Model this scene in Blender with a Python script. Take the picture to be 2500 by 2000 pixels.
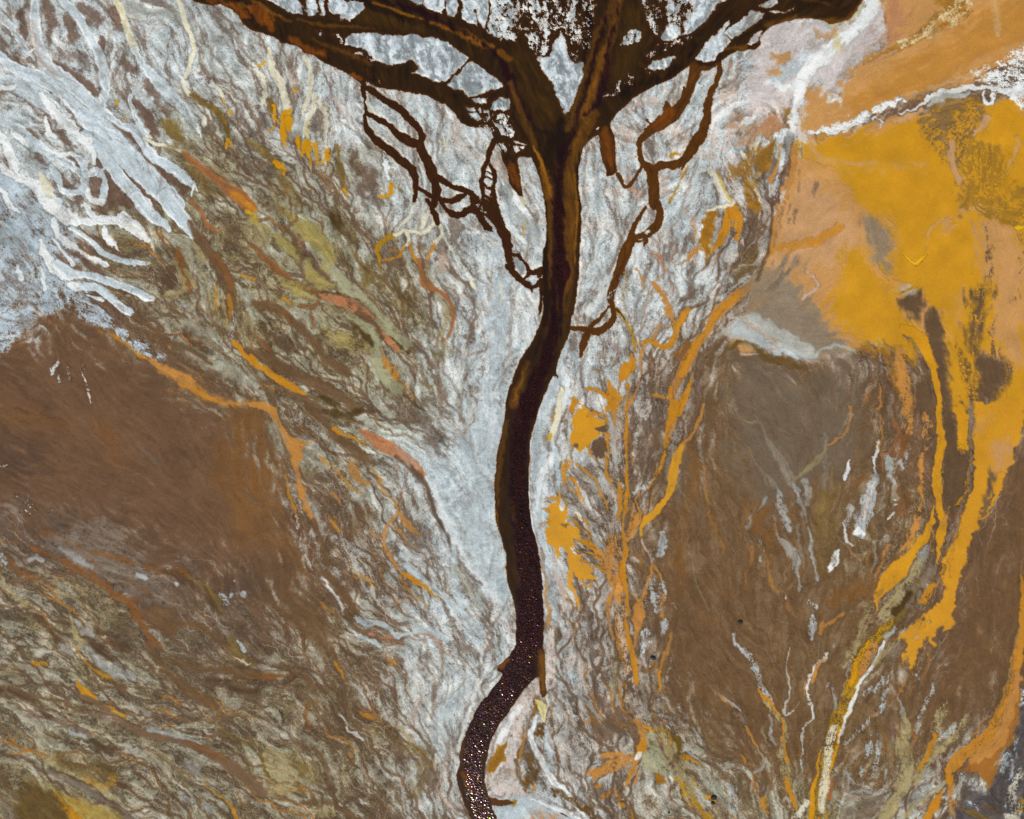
import bpy, math, random
for _o in list(bpy.data.objects): bpy.data.objects.remove(_o)
S = bpy.context.scene
# ------------------------------------------------------------------ camera: straight down from a drone, 250 m x 200 m in view
cam = bpy.data.objects.new("camera", bpy.data.cameras.new("camera")); S.collection.objects.link(cam)
cam.data.sensor_width = 36.0; cam.data.lens = 36.0*230.0/250.0
cam.location = (125.0, -100.0, 230.0); cam.rotation_euler = (0, 0, 0)
cam.data.clip_start = 1.0; cam.data.clip_end = 20000.0; S.camera = cam
# ------------------------------------------------------------------ daylight
SUN_EL, SUN_AZ = math.radians(55), math.radians(196)      # azimuth clockwise from north (+y)
W = bpy.data.worlds.new("World"); S.world = W; W.use_nodes = True
nt = W.node_tree; bg = nt.nodes["Background"]; sky = nt.nodes.new("ShaderNodeTexSky")
sky.sky_type = 'NISHITA'; sky.sun_disc = False; sky.sun_elevation = SUN_EL; sky.sun_rotation = SUN_AZ
nt.links.new(sky.outputs[0], bg.inputs[0]); bg.inputs[1].default_value = 0.10
ld = bpy.data.lights.new("sun", 'SUN'); ld.energy = 2.9; ld.angle = math.radians(0.55); ld.color = (1.0, 0.93, 0.80)
sun = bpy.data.objects.new("sun", ld); S.collection.objects.link(sun)
sun.rotation_euler = (math.pi/2-SUN_EL, 0, -SUN_AZ-math.pi*0+math.pi)
sun.location = (0, 0, 300)
S.view_settings.view_transform = 'Standard'; S.view_settings.look = 'None'
S.view_settings.gamma = 1.0; S.view_settings.exposure = 0.0; S.view_settings.use_curve_mapping = False
GAIN = (1.0, 1.02, 1.08)
S.cycles.use_denoising = False

# Traced plan of the flats. Each line: kind tile colour options : x,y[,w] ...
# kind s = band along a line (w = width), p = closed patch.  Tiles give the origin and scale of the coordinates.
DELTA = """475,3 493,9 522,12 542,9 565,23 583,38 591,55 609,70 625,76 642,81 657,86 680,96 686,104 706,108 724,110 735,119
741,128 764,133 776,142 787,151 810,160 828,168 845,177 866,190 877,200 886,212 890,222 897,214 893,198 903,203 921,213 967,219 999,225 1042,232
1066,246 1089,255 1106,273 1118,290 1129,302 1147,309 1176,312 1193,313 1205,330 1208,344 1222,362 1227,392 1240,413 1245,450 1266,478 1276,480 1273,455 1266,409
1261,392 1268,382 1298,383 1312,416 1324,460 1333,513 1335,562 1334,587 1327,610 1325,645 1324,690 1327,726 1327,749 1322,778 1312,804
1302,828 1291,848 1276,871 1264,897 1253,920 1242,952 1237,975 1234,1000 1229,1038 1222,1075 1215,1110 1211,1145 1208,1180 1208,1217
1209,1261 1216,1293 1225,1316 1234,1348 1237,1391 1238,1420 1243,1435 1250,1452 1257,1475 1260,1500 1260,1574 1252,1587 1245,1602
1232,1613 1217,1628 1214,1637 1225,1641 1228,1648 1217,1665 1202,1682 1189,1704 1182,1704 1178,1713 1163,1734 1154,1754 1143,1778
1135,1797 1129,1810 1124,1842 1121,1871 1115,1894 1118,1912 1124,1935 1132,1961 1141,1981 1150,2000 1165,2080 1150,2200 1120,2320
1210,2320 1235,2200 1235,2080 1213,2000 1202,1970 1196,1952 1187,1929 1183,1906 1184,1871 1190,1842 1197,1810 1210,1786 1222,1765
1235,1748 1250,1726 1269,1697 1284,1678 1297,1663 1310,1652 1317,1654 1320,1695 1324,1706 1334,1697 1332,1667 1331,1630 1328,1593
1324,1574 1326,1546 1328,1522 1327,1500 1325,1449 1322,1406 1317,1362 1308,1319 1298,1284 1292,1246 1289,1203 1291,1159 1293,1116
1293,1081 1299,1052 1308,1023 1315,1000 1325,975 1337,946 1351,912 1363,926 1356,903 1359,886 1372,854 1383,828 1392,807 1392,793
1398,770 1404,741 1409,709 1412,680 1415,630 1418,572 1418,500 1413,467 1412,420 1417,385 1424,362 1433,346 1470,322 1464,330
1466,377 1473,394 1482,415 1482,432 1496,426 1505,420 1505,406 1502,371 1499,333 1490,300 1502,281 1520,264 1546,241 1572,223
1604,206 1636,194 1662,177 1685,159 1697,147 1705,160 1735,163 1760,148 1783,133 1801,125 1844,122 1856,110 1856,93 1875,67 1887,62 1904,55
1933,48 1962,45 1997,46 2017,52 2026,58 2049,55 2072,46 2087,32 2098,14 2107,0 2120,-60 2150,-320 380,-320 440,-60"""
# brooks: flowing water outside the delta outline
BROOKS = """
10 L: 905,730,50 915,850,20 920,950,24 925,1050,38 960,1130,60 1060,1220,70 1180,1310,70 1290,1410,62 1340,1500,55 1345,1600,40 1330,1690,24
10 L: 935,740,40 1000,780,50 1100,850,55 1200,910,65 1290,1000,58 1370,1080,50 1400,1150,52 1380,1220,62 1430,1330,80 1480,1440,90 1510,1550,64 1520,1640,60 1500,1725,50
10 L: 925,945,30 1020,1000,45 1120,1060,45 1190,1130,50 1270,1180,74 1370,1220,60
10 L: 2010,1180,44 1960,1300,38 1920,1430,38 1900,1530,34 1915,1620,30 1905,1690,26
10 L: 1480,1450,30 1560,1510,46 1650,1570,38 1760,1600,44 1830,1650,54 1860,1725,64
10 L: 1345,1570,20 1420,1620,34 1480,1650,40 1600,1690,34 1700,1680,30 1790,1620,26
10 L: 1640,1700,34 1700,1650,24 1770,1640,20
10 L: 1900,1535,24 1960,1580,24 2005,1560,24 2010,1440,26 1990,1400,20
10 L: 2005,1560,30 2010,1680,34 2030,1725,40
10 L: 2060,730,26 1980,760,22 1930,820,24 1960,880,30
Z2 L: 230,620,44 190,760,34 130,940,34 110,1100,24 130,1180,34 210,1240,44 270,1360,64 300,1500,70 350,1620,80 400,1725,84
Z2 L: 190,870,24 245,960,34 240,1080,34 230,1190,44
Z2 L: 0,1230,34 60,1340,54 130,1450,54 200,1550,44
Z2 L: 130,940,14 200,960,14 245,985,14
Z2 L: 120,1000,14 190,1010,14 240,1040,14
11 L: 1440,-40,26 1470,0,32 1500,70,50 1535,150,46 1540,165,16
11 L: 1560,-30,30 1600,30,30 1640,70,52 1720,85,54 1790,40,60 1880,40,110 1980,50,120 2040,150,92 2100,270,84 2125,400,70 2156,550,50
11 L: 1880,80,56 1940,190,52 1985,222,18
11 L: 2040,150,40 2000,60,50 1930,-20,50
21 L: 0,420,20 60,440,35 130,520,40 160,580,60 250,560,70
21 L: -40,520,50 0,560,50 80,640,55 170,680,50 250,650,60
21 L: 160,580,24 120,610,16 100,640,20
21 L: 160,660,20 200,610,20 240,600,30
21 L: 165,690,26 170,730,10
21 L: 240,690,30 245,790,22 235,900,22 220,930,8
21 L: 245,790,14 275,795,14
20 R: 1740,505,44 1745,620,35 1690,760,45 1650,880,60 1640,1000,72 1600,1120,90 1530,1230,90 1470,1330,84 1380,1385,60 1270,1390,62 1190,1430,64
20 R: 1560,540,100 1520,680,74 1480,800,74 1400,920,90 1330,980,120 1220,1060,90 1130,1130,62 1080,1190,44 1075,1300,34 1105,1370,50 1180,1440,94 1190,1560,90 1200,1725,90
20 R: 1560,540,110 1650,550,80 1740,510,50
20 R: 1300,870,30 1330,960,100
20 R: 1450,740,30 1440,860,40
20 R: 1100,1390,25 1050,1480,22 990,1560,26 940,1560,22 900,1470,30
20 R: 1180,1060,10 1130,1010,8
20 R: 1470,1340,30 1440,1420,16
21 R: 1215,-20,70 1240,40,56 1245,100,60 1200,200,74 1100,270,70 1020,290,60
21 R: 1130,20,15 1060,120,30 1020,200,40 1010,280,74 960,390,92 920,510,84 890,600,64 850,700,62 835,780,60 850,880,34 858,950,40 800,1020,50 720,1070,62 620,1050,50 490,1040,40
21 R: 822,850,16 760,930,22 700,1000,40 650,1030,20
21 R: 640,1070,60 610,1140,62 590,1220,50 572,1280,16
21 R: 1130,300,30 1110,350,10
21 R: 870,880,20 920,920,14 950,960,8
13 R: 1950,1570,60 2040,1590,44 2120,1580,34 2156,1585,20
23 R: 160,540,20 190,520,20
"""
# salt islands inside the water (closed); f = broken into pieces, c = coverage
ISLANDS = """
10 : 40,-60 90,0 200,60 310,110 390,120 400,80 360,0 350,-60
10 : 430,-60 415,60 430,130 500,130 520,100 510,30 480,-60
10 : 530,-60 540,130 570,140 570,-60
10 : 620,-60 610,80 640,110 700,130 710,170 800,175 840,130 915,70 900,30 830,0 760,20 680,-60
10 : 740,380 750,320 830,280 900,268 1050,280 1150,300 1290,290 1460,310 1530,310 1640,380 1750,450 1800,490 1770,530 1700,590 1640,650 1600,690 1540,700 1450,670 1320,610 1370,570 1310,510 1220,540 1130,550 1020,520 960,460 860,400
10 : 1820,500 1900,560 2000,640 2080,700 2070,740 1990,760 1900,800 1800,820 1740,770 1610,720 1640,680 1720,600
10 : 1830,840 1950,820 1940,870 1880,880
10 : 2000,840 2130,825 2140,870 2050,930 1980,920
10 : 1780,960 1850,960 1900,1000 1870,1025 1810,1000
10 : 1750,890 1830,910 1840,950 1780,930
10 : 2000,1020 2070,1060 2110,1130 2070,1140 2010,1060
10 f c=.5 : 640,290 700,290 740,330 730,370 690,350
10 f c=.6 : 490,255 550,262 570,290 540,290
10 f c=.5 : 950,600 990,610 1060,690 1000,660
10 f c=.5 : 770,440 860,440 980,470 1090,520 980,500 860,470
10 : 1290,-60 1290,-10 1380,45 1400,40 1400,-60
10 : 1410,-60 1410,50 1480,90 1560,120 1590,60 1580,-60
10 : 1610,-60 1600,60 1600,125 1670,150 1700,100 1690,-60
10 : 1720,-60 1740,60 1730,160 1800,200 1860,210 1850,100 1880,-60
10 : 1900,-60 1850,80 1870,190 1930,230 1950,120 1960,-60
10 f c=.78 : 1980,-60 1970,60 1950,250 2000,310 2060,345 2156,352 2200,352 2200,-60
20 f c=.33 : -20,-100 -20,230 60,240 140,350 190,450 260,470 330,370 370,260 420,220 470,330 480,400 560,440 660,400 660,-100
20 : 415,235 450,330 480,480 520,530 600,520 600,620 560,750 520,860 500,930 450,972 430,940 400,870 340,720 260,600 210,510 220,470 320,470 340,380 390,300
20 f c=.45 : 200,260 330,230 330,350 230,370
20 f c=.6 : 490,430 600,480 600,530 520,510
20 f c=.5 : 1130,-100 1820,-100 1700,90 1600,200 1500,270 1380,330 1250,350 1200,280 1140,150
20 : 1500,-100 1780,-100 1690,110 1560,240 1470,290 1440,200 1500,120 1520,20
20 : 1260,335 1290,225 1390,205 1430,285 1310,350
20 : 1320,-20 1370,20 1370,110 1310,120
20 f c=.85 : 900,390 930,330 1010,235 1080,250 1100,320 1040,370
20 : 1150,560 1180,520 1300,480 1400,478 1330,540 1240,602
20 f c=.55 : 780,830 860,740 1000,600 1045,650 950,730 860,800
20 f c=.3 : 1130,470 1200,410 1400,330 1540,310 1540,330 1420,370 1250,430 1150,500
20 f c=.3 : 1080,540 1140,560 1180,600 1130,590
20 : 1550,490 1600,420 1680,310 1780,220 1830,170 1840,200 1790,280 1850,345 1800,400 1740,450 1720,500 1640,530
20 : 1780,270 1850,220 1950,160 2030,90 2080,80 2125,120 2110,165 2000,230 1900,310 1840,320
20 : 1990,380 2020,320 2100,255 2120,260 2080,340 2030,390
20 : 2080,45 2130,10 2250,-25 2240,40 2180,66
30 : 15,105 40,95 120,88 220,72 218,80 120,105 40,118
20 : 690,1075 730,1070 725,1090 700,1100
20 : 0,1185 60,1195 120,1225 100,1235 30,1215
20 f c=.5 : 0,1225 100,1260 40,1300 0,1290
20 f c=.4 : 640,1180 720,1110 700,1150 650,1190
Z2 : 210,290 230,190 330,170 410,190 400,270 320,310
Z2 : 10,170 180,170 110,240 20,210
Z2 : 0,350 120,390 80,430 0,380
Z2 : 230,400 300,450 370,560 310,540 250,470
Z2 f c=.6 : 350,320 440,310 430,360 360,360
Z2 f c=.4 : 0,260 200,310 420,380 450,500 420,580 380,560 250,390 150,420 0,330
Z2 f c=.5 : 60,460 240,480 235,540 180,530
Z2 : 440,615 520,630 580,665 540,680 480,650
Z2 f c=.6 : 270,660 340,650 350,750 290,720
Z2 f c=.5 : 390,650 470,670 530,710 500,750 430,700
11 f c=.5 : 1840,10 1960,0 1960,80 1900,60
21 : 1110,240 1150,210 1170,230 1140,255
21 : 1060,290 1110,275 1110,295 1080,305
21 : 40,540 120,580 140,560 100,500 60,470
21 : 120,620 150,590 210,590 230,640 180,670
21 f c=.6 : 820,720 870,700 860,800 820,820
21 f c=.7 : 905,590 925,580 920,650 890,690
21 : 30,450 100,470 110,500 130,560 60,540 0,480
"""
FEATURES = """
# --- broad tones
p F DM e=80 r=30 a=.92 : -300,750 60,690 150,650 240,690 340,770 400,800 480,850 560,900 600,940 600,1000 640,1150 640,1290 560,1290 450,1200 350,1180 260,1130 130,1090 -300,1040
p F WM e=80 r=30 a=.75 : 1330,1080 1440,960 1500,700 1600,740 1780,760 1850,1000 1830,1250 1900,1400 1990,1350 2156,1000 2450,1000 2450,1500 2120,1500 2000,1560 1700,1640 1500,1560 1380,1400 1330,1200
p F SM e=40 r=20 a=.8 : 1560,745 1700,790 1780,760 1800,950 1720,1020 1620,1060 1540,960
s 02 RB e=30 a=.45 : 840,180,120 950,330,160 1000,430,60
s 02 OB e=45 a=.75 : 2080,60,150 2020,350,260 2000,600,300 2120,1050,150
s 02 OB e=35 a=.5 : 0,60,120 300,80,160 560,100,60
s 12 OB e=40 a=.5 : 100,250,180 60,600,280 150,1000,250 320,1350,160
s 02 DK e=60 a=.6 : -300,300,400 0,330,300 250,400,160
s 01 DK e=25 a=.4 : 0,1290,40 150,1400,50 330,1560,60 420,1725,60
s 01 RB e=25 a=.4 : 60,1180,60 380,960,80 450,1200,60
s F DK e=30 a=.5 : 590,1200,60 500,1230,60
# --- left: salt outflow
p 01 LW e=6 r=10 t=.25 h=.12 : -1100,-300 300,-200 600,100 700,400 640,560 640,700 820,840 920,890 1000,940 1090,1080 1200,1150 1300,1230 1410,1290 1370,1310 1300,1362 1220,1290 1120,1230 1000,1120 960,1060 780,1010 700,960 600,850 560,880 470,880 480,920 400,920 300,930 290,1000 220,1080 130,1110 60,1220 0,1270 -60,1350 -1100,1500
p 01 MB e=12 r=14 t=.6 a=.7 : -100,620 130,570 260,640 330,720 260,800 330,860 220,860 150,740 40,780 -100,900
s 01 GB e=20 r=12 t=.45 a=.7 : 0,200,200 150,330,160 260,480,90
s 01 W e=2 r=4 a=.9 : 150,520,40 180,620,50
s 01 W e=2 r=4 a=.9 : 340,540,30 370,620,40 385,720,24
s 01 W e=2 r=5 : 450,130,50 480,230,50 540,310,60 620,360,60 720,430,60 820,480,60 890,510,30
s 01 W e=2 r=5 : 340,300,30 370,400,60 440,500,90 520,580,90 640,600,60
s 01 W e=2 r=5 : 600,680,80 750,700,70 860,700,30
s 01 W e=2 r=3 : 450,280,20 500,360,34 560,430,40 620,510,40
s 01 MB e=2 r=5 a=.9 : 455,385,24 500,440,46 550,480,46 590,520,16
s 01 MB e=2 r=4 a=.9 : 570,390,30 620,410,46 670,430,50 720,490,70 800,530,70 850,570,50
s 01 MB e=2 r=4 : 540,350,20
s 01 MB e=2 r=3 a=.8 : 640,290,30 720,330,40 800,400,30 860,460,20
s 01 MB e=2 r=3 a=.8 : 700,230,14 780,260,30 860,310,40 960,380,40 1050,440,20
p 01 MB e=2 r=5 a=.9 : 740,780 800,800 880,870 960,890 1010,960 1060,1060 980,1010 900,900 830,850 760,830
s 01 MB e=2 r=3 a=.9 : 750,720,14 840,760,34 920,850,40 990,910,30
s 01 BL e=1.5 r=2 rim=W h=.15 : 480,490,80 620,580,70 720,590,60 900,640,64 1100,710,64 1230,780,66 1280,790,50
s 01 BL e=1.5 r=2 rim=W h=.15 : 700,690,60 820,700,66 950,800,66 1050,880,70 1100,910,60
s 01 BL e=1.5 r=2 rim=W h=.1 : 740,760,20 830,790,34 865,810,30
s 01 BL e=1.5 r=2 rim=W h=.1 : 600,200,40 700,260,40 790,330,44 860,400,44 960,450,44 1080,480,44 1200,495,34 1270,492,10
s 01 BL e=1.5 r=3 rim=W : 1110,480,20 1130,520,14
s 01 W e=1.5 r=5 h=.15 : 440,0,110 560,100,110 700,140,70 860,140,60 1000,130,90 1120,190,110 1200,250,100 1240,280,60
s 01 W e=1.5 r=5 h=.1 : 700,-20,50 750,70,50 800,110,50 900,120,50
s 01 W e=1.5 r=5 h=.1 : 880,200,40 900,280,70 960,330,70 1000,370,16
s 01 W e=1.5 r=5 : 1000,130,30 1060,70,40 1090,100,30
s 01 YS e=2 r=3 a=.6 : 1030,160,14 1120,190,16 1200,220,10
s 01 KH e=8 r=10 a=.5 t=.4 : 950,250,80 1100,300,60 1250,340,30
s 00 MB e=6 r=10 a=.75 : 700,60,90 790,140,120 830,190,60
s 00 MB e=5 r=8 a=.8 : 250,-20,40 180,110,50 150,150,20
s 00 MB e=5 r=8 a=.8 : 200,100,60 200,300,70
s 00 MB e=5 r=8 a=.8 : 380,0,70 440,200,80 420,330,60
s 00 MB e=5 r=8 a=.8 : 570,150,70 610,280,90 590,350,50
s 00 MB e=4 r=7 a=.85 : 480,520,50 560,600,90 680,690,110 780,770,90 830,810,30
s 00 MB e=4 r=7 a=.8 : 850,330,60 860,400,50
s 00 MB e=4 r=7 a=.8 : 960,90,80 1000,240,70
s 00 MB e=4 r=7 a=.8 : 1050,510,60 1110,590,80
s 00 MB e=4 r=7 a=.8 : 0,350,50 40,430,50 80,510,50 200,550,30
s 00 MB e=5 r=8 a=.6 : 1200,10,60 1350,40,70 1500,100,30
s 00 MB e=4 r=7 a=.85 : 1160,850,60 1210,950,90 1270,1060,80 1330,1130,60
s 00 MB e=4 r=7 a=.7 : 1230,700,60 1330,860,60 1420,950,50
p 00 MB e=4 r=7 a=.9 : 1040,1110 1090,1100 1180,1230 1290,1330 1450,1440 1560,1530 1600,1620 1560,1640 1600,1725 1500,1640 1400,1500 1250,1340 1130,1220
p 00 MB e=4 r=7 a=.9 : 760,1210 830,1290 880,1400 960,1500 1050,1640 1130,1725 900,1725 900,1550 880,1440 790,1400
p 00 MB e=3 r=5 a=.9 : 1060,1380 1130,1440 1210,1560 1320,1690 1380,1725 1240,1725 1100,1600 1000,1480 880,1290 860,1220 960,1310
s 00 MB e=3 r=6 a=.8 : 370,990,30 440,1080,50 520,1150,50 640,1240,20
s 00 MB e=3 r=6 a=.7 : 560,900,20 620,1010,40 700,1130,50 730,1160,20
s 00 MB e=3 r=6 a=.7 : 240,1070,40 330,1160,20
s 00 MB e=3 r=6 a=.7 : 290,1290,30 360,1370,30
p 00 MB e=3 r=5 a=.85 : 720,1500 800,1470 860,1500 840,1600 820,1680 790,1660 740,1560
s 00 MB e=3 r=6 a=.75 : 440,1400,40 520,1500,40 570,1560,60 650,1590,30
s 00 MB e=3 r=6 a=.75 : 640,1640,60 680,1700,60
s 00 MB e=3 r=6 a=.75 : 600,1340,50 660,1410,40
s 00 GR e=14 r=10 a=.6 : 1100,60,130 1300,100,130 1500,140,110 1700,330,90 1850,340,60
s 00 GR e=14 r=10 a=.4 t=.3 : 1720,180,100 1950,260,100 2100,330,80
s 00 BL e=2 r=3 rim=W : -200,380,90 0,480,90 100,570,90 280,640,120 450,700,150 620,830,170 760,1000,190 900,1150,200 1050,1300,190 1200,1450,180 1350,1600,170 1480,1725,160
s 01 BL e=1.5 r=2 rim=W h=.15 : 1400,-60,150 1480,60,150 1560,150,130 1630,240,90
s 00 BL e=2 r=3 rim=W : 260,-200,70 290,0,70 300,200,90 330,400,100 400,540,110 560,680,120 760,860,110 900,1050,90 960,1150,60
s 00 PK e=8 r=6 a=.55 : 280,200,60 300,380,70 370,520,60 460,620,60
s 00 BL e=2 r=3 rim=W : 700,1130,70 800,1230,90 900,1350,100 1000,1480,110 1100,1600,110 1230,1725,110
s 01 BL e=1.5 r=2 rim=W h=.12 : 1160,-60,110 1220,30,110 1300,110,100 1380,160,60 1430,215,36
s 01 YS e=2 r=2 a=.6 : 1590,90,10 1620,170,10
s 00 BL e=2 r=4 rim=W a=.9 : 430,-200,80 530,0,80 650,130,80 750,300,80 820,440,80 870,570,90 890,700,80 880,800,80 860,900,70 900,1000,60
s 00 WC e=2 r=3 : 950,-60,60 980,0,60 1040,150,60 1090,300,60 1140,430,70
s 00 YS e=3 r=2 a=.5 : 990,20,24 1050,180,24 1100,330,14
s 00 BL e=3 r=4 rim=W a=.9 : 1140,430,60 1200,540,70 1300,650,100 1400,760,110 1500,870,90 1600,970,60 1660,1080,44 1690,1165,20
s 00 WC e=2 r=3 : 1490,-20,20 1530,80,40 1560,200,40 1610,300,44 1630,430,44 1600,560,36 1560,650,30 1540,700,26 1600,800,40
s 00 KG e=2 r=3 : 1620,800,40 1700,860,50 1830,940,56 1890,1040,44 1925,1140,36 1920,1200,30
s 00 G e=1.5 r=3 : 1920,1180,34 1905,1250,16
s 00 G e=1.5 r=3 : 1930,1190,20 1950,1240,14
s 00 G e=2 r=3 : 1925,930,16 1945,960,26
s 00 WC e=2 r=4 : 1780,680,20 1850,770,34 1890,850,20
s 00 YO e=2 r=3 : 1880,830,14 1900,870,14
s 00 W e=2 r=6 a=.8 t=.2 : 1640,600,60 1720,680,80 1790,720,50
s 00 BL e=2 r=3 rim=W : 880,930,60 1000,1040,60 1120,1090,70 1190,1190,80 1260,1290,90 1420,1400,90 1550,1500,80 1620,1570,60
s 00 W e=1.5 r=2 : 1630,1560,26 1665,1610,16
s 00 W e=1.5 r=2 : 1625,1570,26 1618,1660,12
s 00 BL e=2 r=4 rim=W a=.9 : 1090,800,40 1130,960,50 1180,1060,56 1240,1130,60 1280,1165,16
s 00 YO e=1 r=2 : 1260,1130,10 1285,1160,14
s 00 WC e=1.5 r=3 : 1220,1170,40 1300,1215,34 1400,1230,26 1530,1280,14
s 00 YO e=1 r=2 : 990,850,26 980,880,20
s 00 YO e=1 r=2 : 1055,980,10 1065,1020,14
s 00 BL e=2 r=5 rim=W a=.9 : -100,60,60 0,130,70 90,220,60 160,340,60 220,430,50 280,500,20
s 00 W e=2 r=5 : 240,440,20 290,410,16
s 00 BL e=3 r=6 a=.8 : -100,650,120 150,720,130 300,800,140 420,900,120
s 00 W e=2 r=4 : 0,740,30 100,735,36 135,715,20
s 00 BL e=2 r=5 rim=W a=.9 : -100,960,90 0,1010,90 150,1080,90 280,1200,90 400,1290,80 500,1340,70 600,1400,70 700,1490,50
s 00 W e=2 r=6 : 340,780,30 400,870,70 480,980,90 600,1080,90 650,1130,50 740,1200,80
s 00 W e=2 r=6 : 380,1010,40 420,1120,60 480,1180,30
s 00 W e=2 r=6 : -60,1050,30 0,1130,50 60,1250,80 130,1400,80 150,1450,40
s 00 W e=2 r=6 : 90,1100,20 180,1180,60 240,1230,20
s 00 W e=3 r=6 : -60,1380,50 60,1440,50 130,1490,70 300,1560,110 380,1640,150 450,1725,150
s 00 WC e=2 r=5 : 340,1480,40 390,1560,80 430,1640,60
s 00 W e=2 r=5 : -60,1500,30 60,1680,40 150,1780,40
s 00 BL e=2 r=4 rim=W : 480,1320,40 600,1300,40 700,1390,60 720,1500,60 700,1600,60 600,1620,50 520,1600,40 480,1500,60 430,1400,40
s 00 BL e=2 r=4 rim=W : 720,1480,50 800,1450,50 890,1410,24
s 00 BL e=1.5 r=3 rim=W : 850,1450,24 885,1520,40 880,1600,70 860,1680,50
s 00 W e=2 r=4 : 740,1220,30 780,1310,50 790,1390,20
s 00 W e=2 r=5 : 740,1600,40 780,1690,50 850,1700,60
s 00 KG e=10 r=5 a=.9 : 1400,1040,90 1460,1080,130 1500,1160,90
s 00 KG e=10 r=8 a=.6 t=.2 : 1420,1250,60 1560,1260,60 1620,1400,90 1780,1550,110 1850,1640,80
s 00 RO e=4 r=3 : 1540,1290,30 1640,1370,60 1770,1480,60 1900,1570,80 2030,1660,110 2130,1740,100
s 00 O e=6 r=3 a=.6 : 1960,1630,40 2080,1700,40
s 00 KH e=5 r=6 a=.8 : 1620,1300,24 1750,1370,30 1900,1490,40 1960,1560,50
# --- left of the river, upper
s 10 WC e=2 r=4 : 110,420,40 130,560,60 200,680,64 240,800,64 260,950,60
s 10 G e=1.5 r=5 : 265,940,60 250,1010,80 225,1080,56 230,1190,50 255,1235,14
s 10 G e=1.5 r=5 : 280,1000,50 275,1080,50 300,1128,10
s 10 WC e=2 r=5 a=.9 : -20,570,24 20,610,30 60,650,40 75,780,34 50,880,34
s 10 KG e=2 r=5 : 120,850,40 140,920,70 165,990,30
s 10 G e=1.5 r=5 : 150,890,20 165,1020,26
s 10 G e=1.5 r=5 : 95,1120,14 130,1095,20 160,1075,16
s 10 WC e=2 r=4 a=.9 : 420,480,40 450,600,44 455,720,50 430,860,30 400,910,24 402,970,20
s 10 WC e=2 r=4 a=.9 : 495,800,50 485,900,44 440,1000,44 410,1060,30 410,1150,20
s 10 YS e=3 r=5 t=.3 : 430,1040,50 425,1180,50
s 10 G e=1.5 r=6 : 420,1190,40 420,1240,90 405,1310,20
s 10 G e=1.5 r=6 : 430,1250,50 465,1330,20 465,1395,12
s 10 G e=1.5 r=6 : 450,1180,26 495,1230,30 510,1320,34 512,1405,14
s 10 WC e=2 r=5 a=.8 : 540,850,50 570,950,44 590,1080,34 590,1250,16
s 10 G e=1.5 r=6 : 590,1260,40 600,1300,40 575,1370,24
s 10 G e=1.5 r=6 : 600,1300,20 620,1330,12
s 10 G e=2 r=5 : 345,1170,20 352,1200,34 350,1245,18
s 10 WC e=3 r=6 a=.6 t=.3 : 600,870,30 630,960,30 625,1100,30
s 10 PK e=4 r=6 a=.6 : 640,790,20 700,860,30 720,930,14
s 10 PK e=5 r=6 a=.5 : 300,600,60 330,740,50 320,800,40
s 10 YO e=2 r=4 : 325,750,24 340,765,20
s 10 YO e=3 r=4 : 20,550,24 70,530,40
s 10 KG e=4 r=4 a=.9 : 680,1230,26 700,1350,50 730,1500,56 755,1600,40
s 10 G e=2 r=4 : 745,1590,24 770,1645,30
s 10 KG e=4 r=4 a=.8 : -60,1180,40 40,1260,50 120,1330,50 180,1400,50
s 10 G e=2 r=4 : 165,1365,34 210,1410,40 250,1470,20
s 10 G e=2 r=4 : 1150,1550,34 1140,1610,36 1100,1655,30 1035,1650,14
s 10 W e=2 r=7 t=.2 : 1060,1270,20 1100,1380,44 1120,1480,44 1180,1560,20
s 10 KG e=4 r=8 t=.3 : 1160,1530,20 1230,1590,20
s 10 MB e=12 r=10 a=.7 : 850,1380,120 960,1500,120 880,1600,100
s 10 KG e=8 r=5 a=.75 t=.2 : 200,1480,60 250,1580,100 320,1700,140
s 10 KH e=6 r=5 a=.7 : 130,1600,40 200,1700,50
s 10 WC e=6 r=6 a=.8 : 940,800,20 950,900,50 1000,960,30
s 10 WC e=6 r=6 a=.8 : 940,1000,20 960,1100,30 1040,1190,40 1130,1230,30
s 10 PK e=10 r=8 a=.5 : 1690,1000,40 1700,1150,50 1780,1290,50 1880,1310,40
s 10 YS e=6 r=6 a=.5 : 1590,1180,30 1600,1280,20
s 10 KG e=5 r=5 a=.5 : 960,460,30 1080,470,30
s Z2 PK e=10 r=8 a=.6 : 260,800,80 320,900,90 370,1030,70
s Z2 W e=3 r=5 : 440,1100,20 480,1250,60 560,1330,70 620,1420,60
s Z2 YS e=4 r=5 a=.7 t=.3 : 520,1200,40 560,1270,40
s Z2 G e=1.5 r=4 : 570,1480,18 550,1560,24 545,1620,10
s Z2 G e=1.5 r=4 : 590,1500,12 640,1500,24
s Z2 W e=3 r=4 : 260,1100,24 290,1250,40 350,1400,50 450,1550,50 560,1700,60
s Z2 BG e=8 r=6 a=.8 : 360,1150,80 420,1400,80 600,1500,120 680,1650,120
s Z2 YO e=2 r=4 : 2156,750,40 2100,780,20
# --- left of the river, middle
s 01 RB e=4 r=4 a=.9 : 1490,380,50 1530,500,66 1560,620,66 1590,720,40
s 01 BR e=4 r=3 a=.95 : 1600,150,60 1690,300,80 1780,430,100 1870,560,110 1930,680,110 1950,800,90 1930,900,60 1970,1000,40 2000,1100,40
s 01 RB e=4 r=3 a=.9 : 1820,430,40 1900,560,50 1950,700,50
s 01 O e=4 r=4 a=.7 : 1820,690,24 1810,800,34 1830,880,20
s 01 O e=4 r=4 a=.7 : 1920,760,30 1940,880,30 1935,980,14
s 01 RO e=3 r=3 : 1610,-20,40 1690,60,40 1740,160,30 1850,240,20
s 01 KH e=2 r=3 a=.9 : 1560,540,24 1600,600,30 1650,690,40
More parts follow.
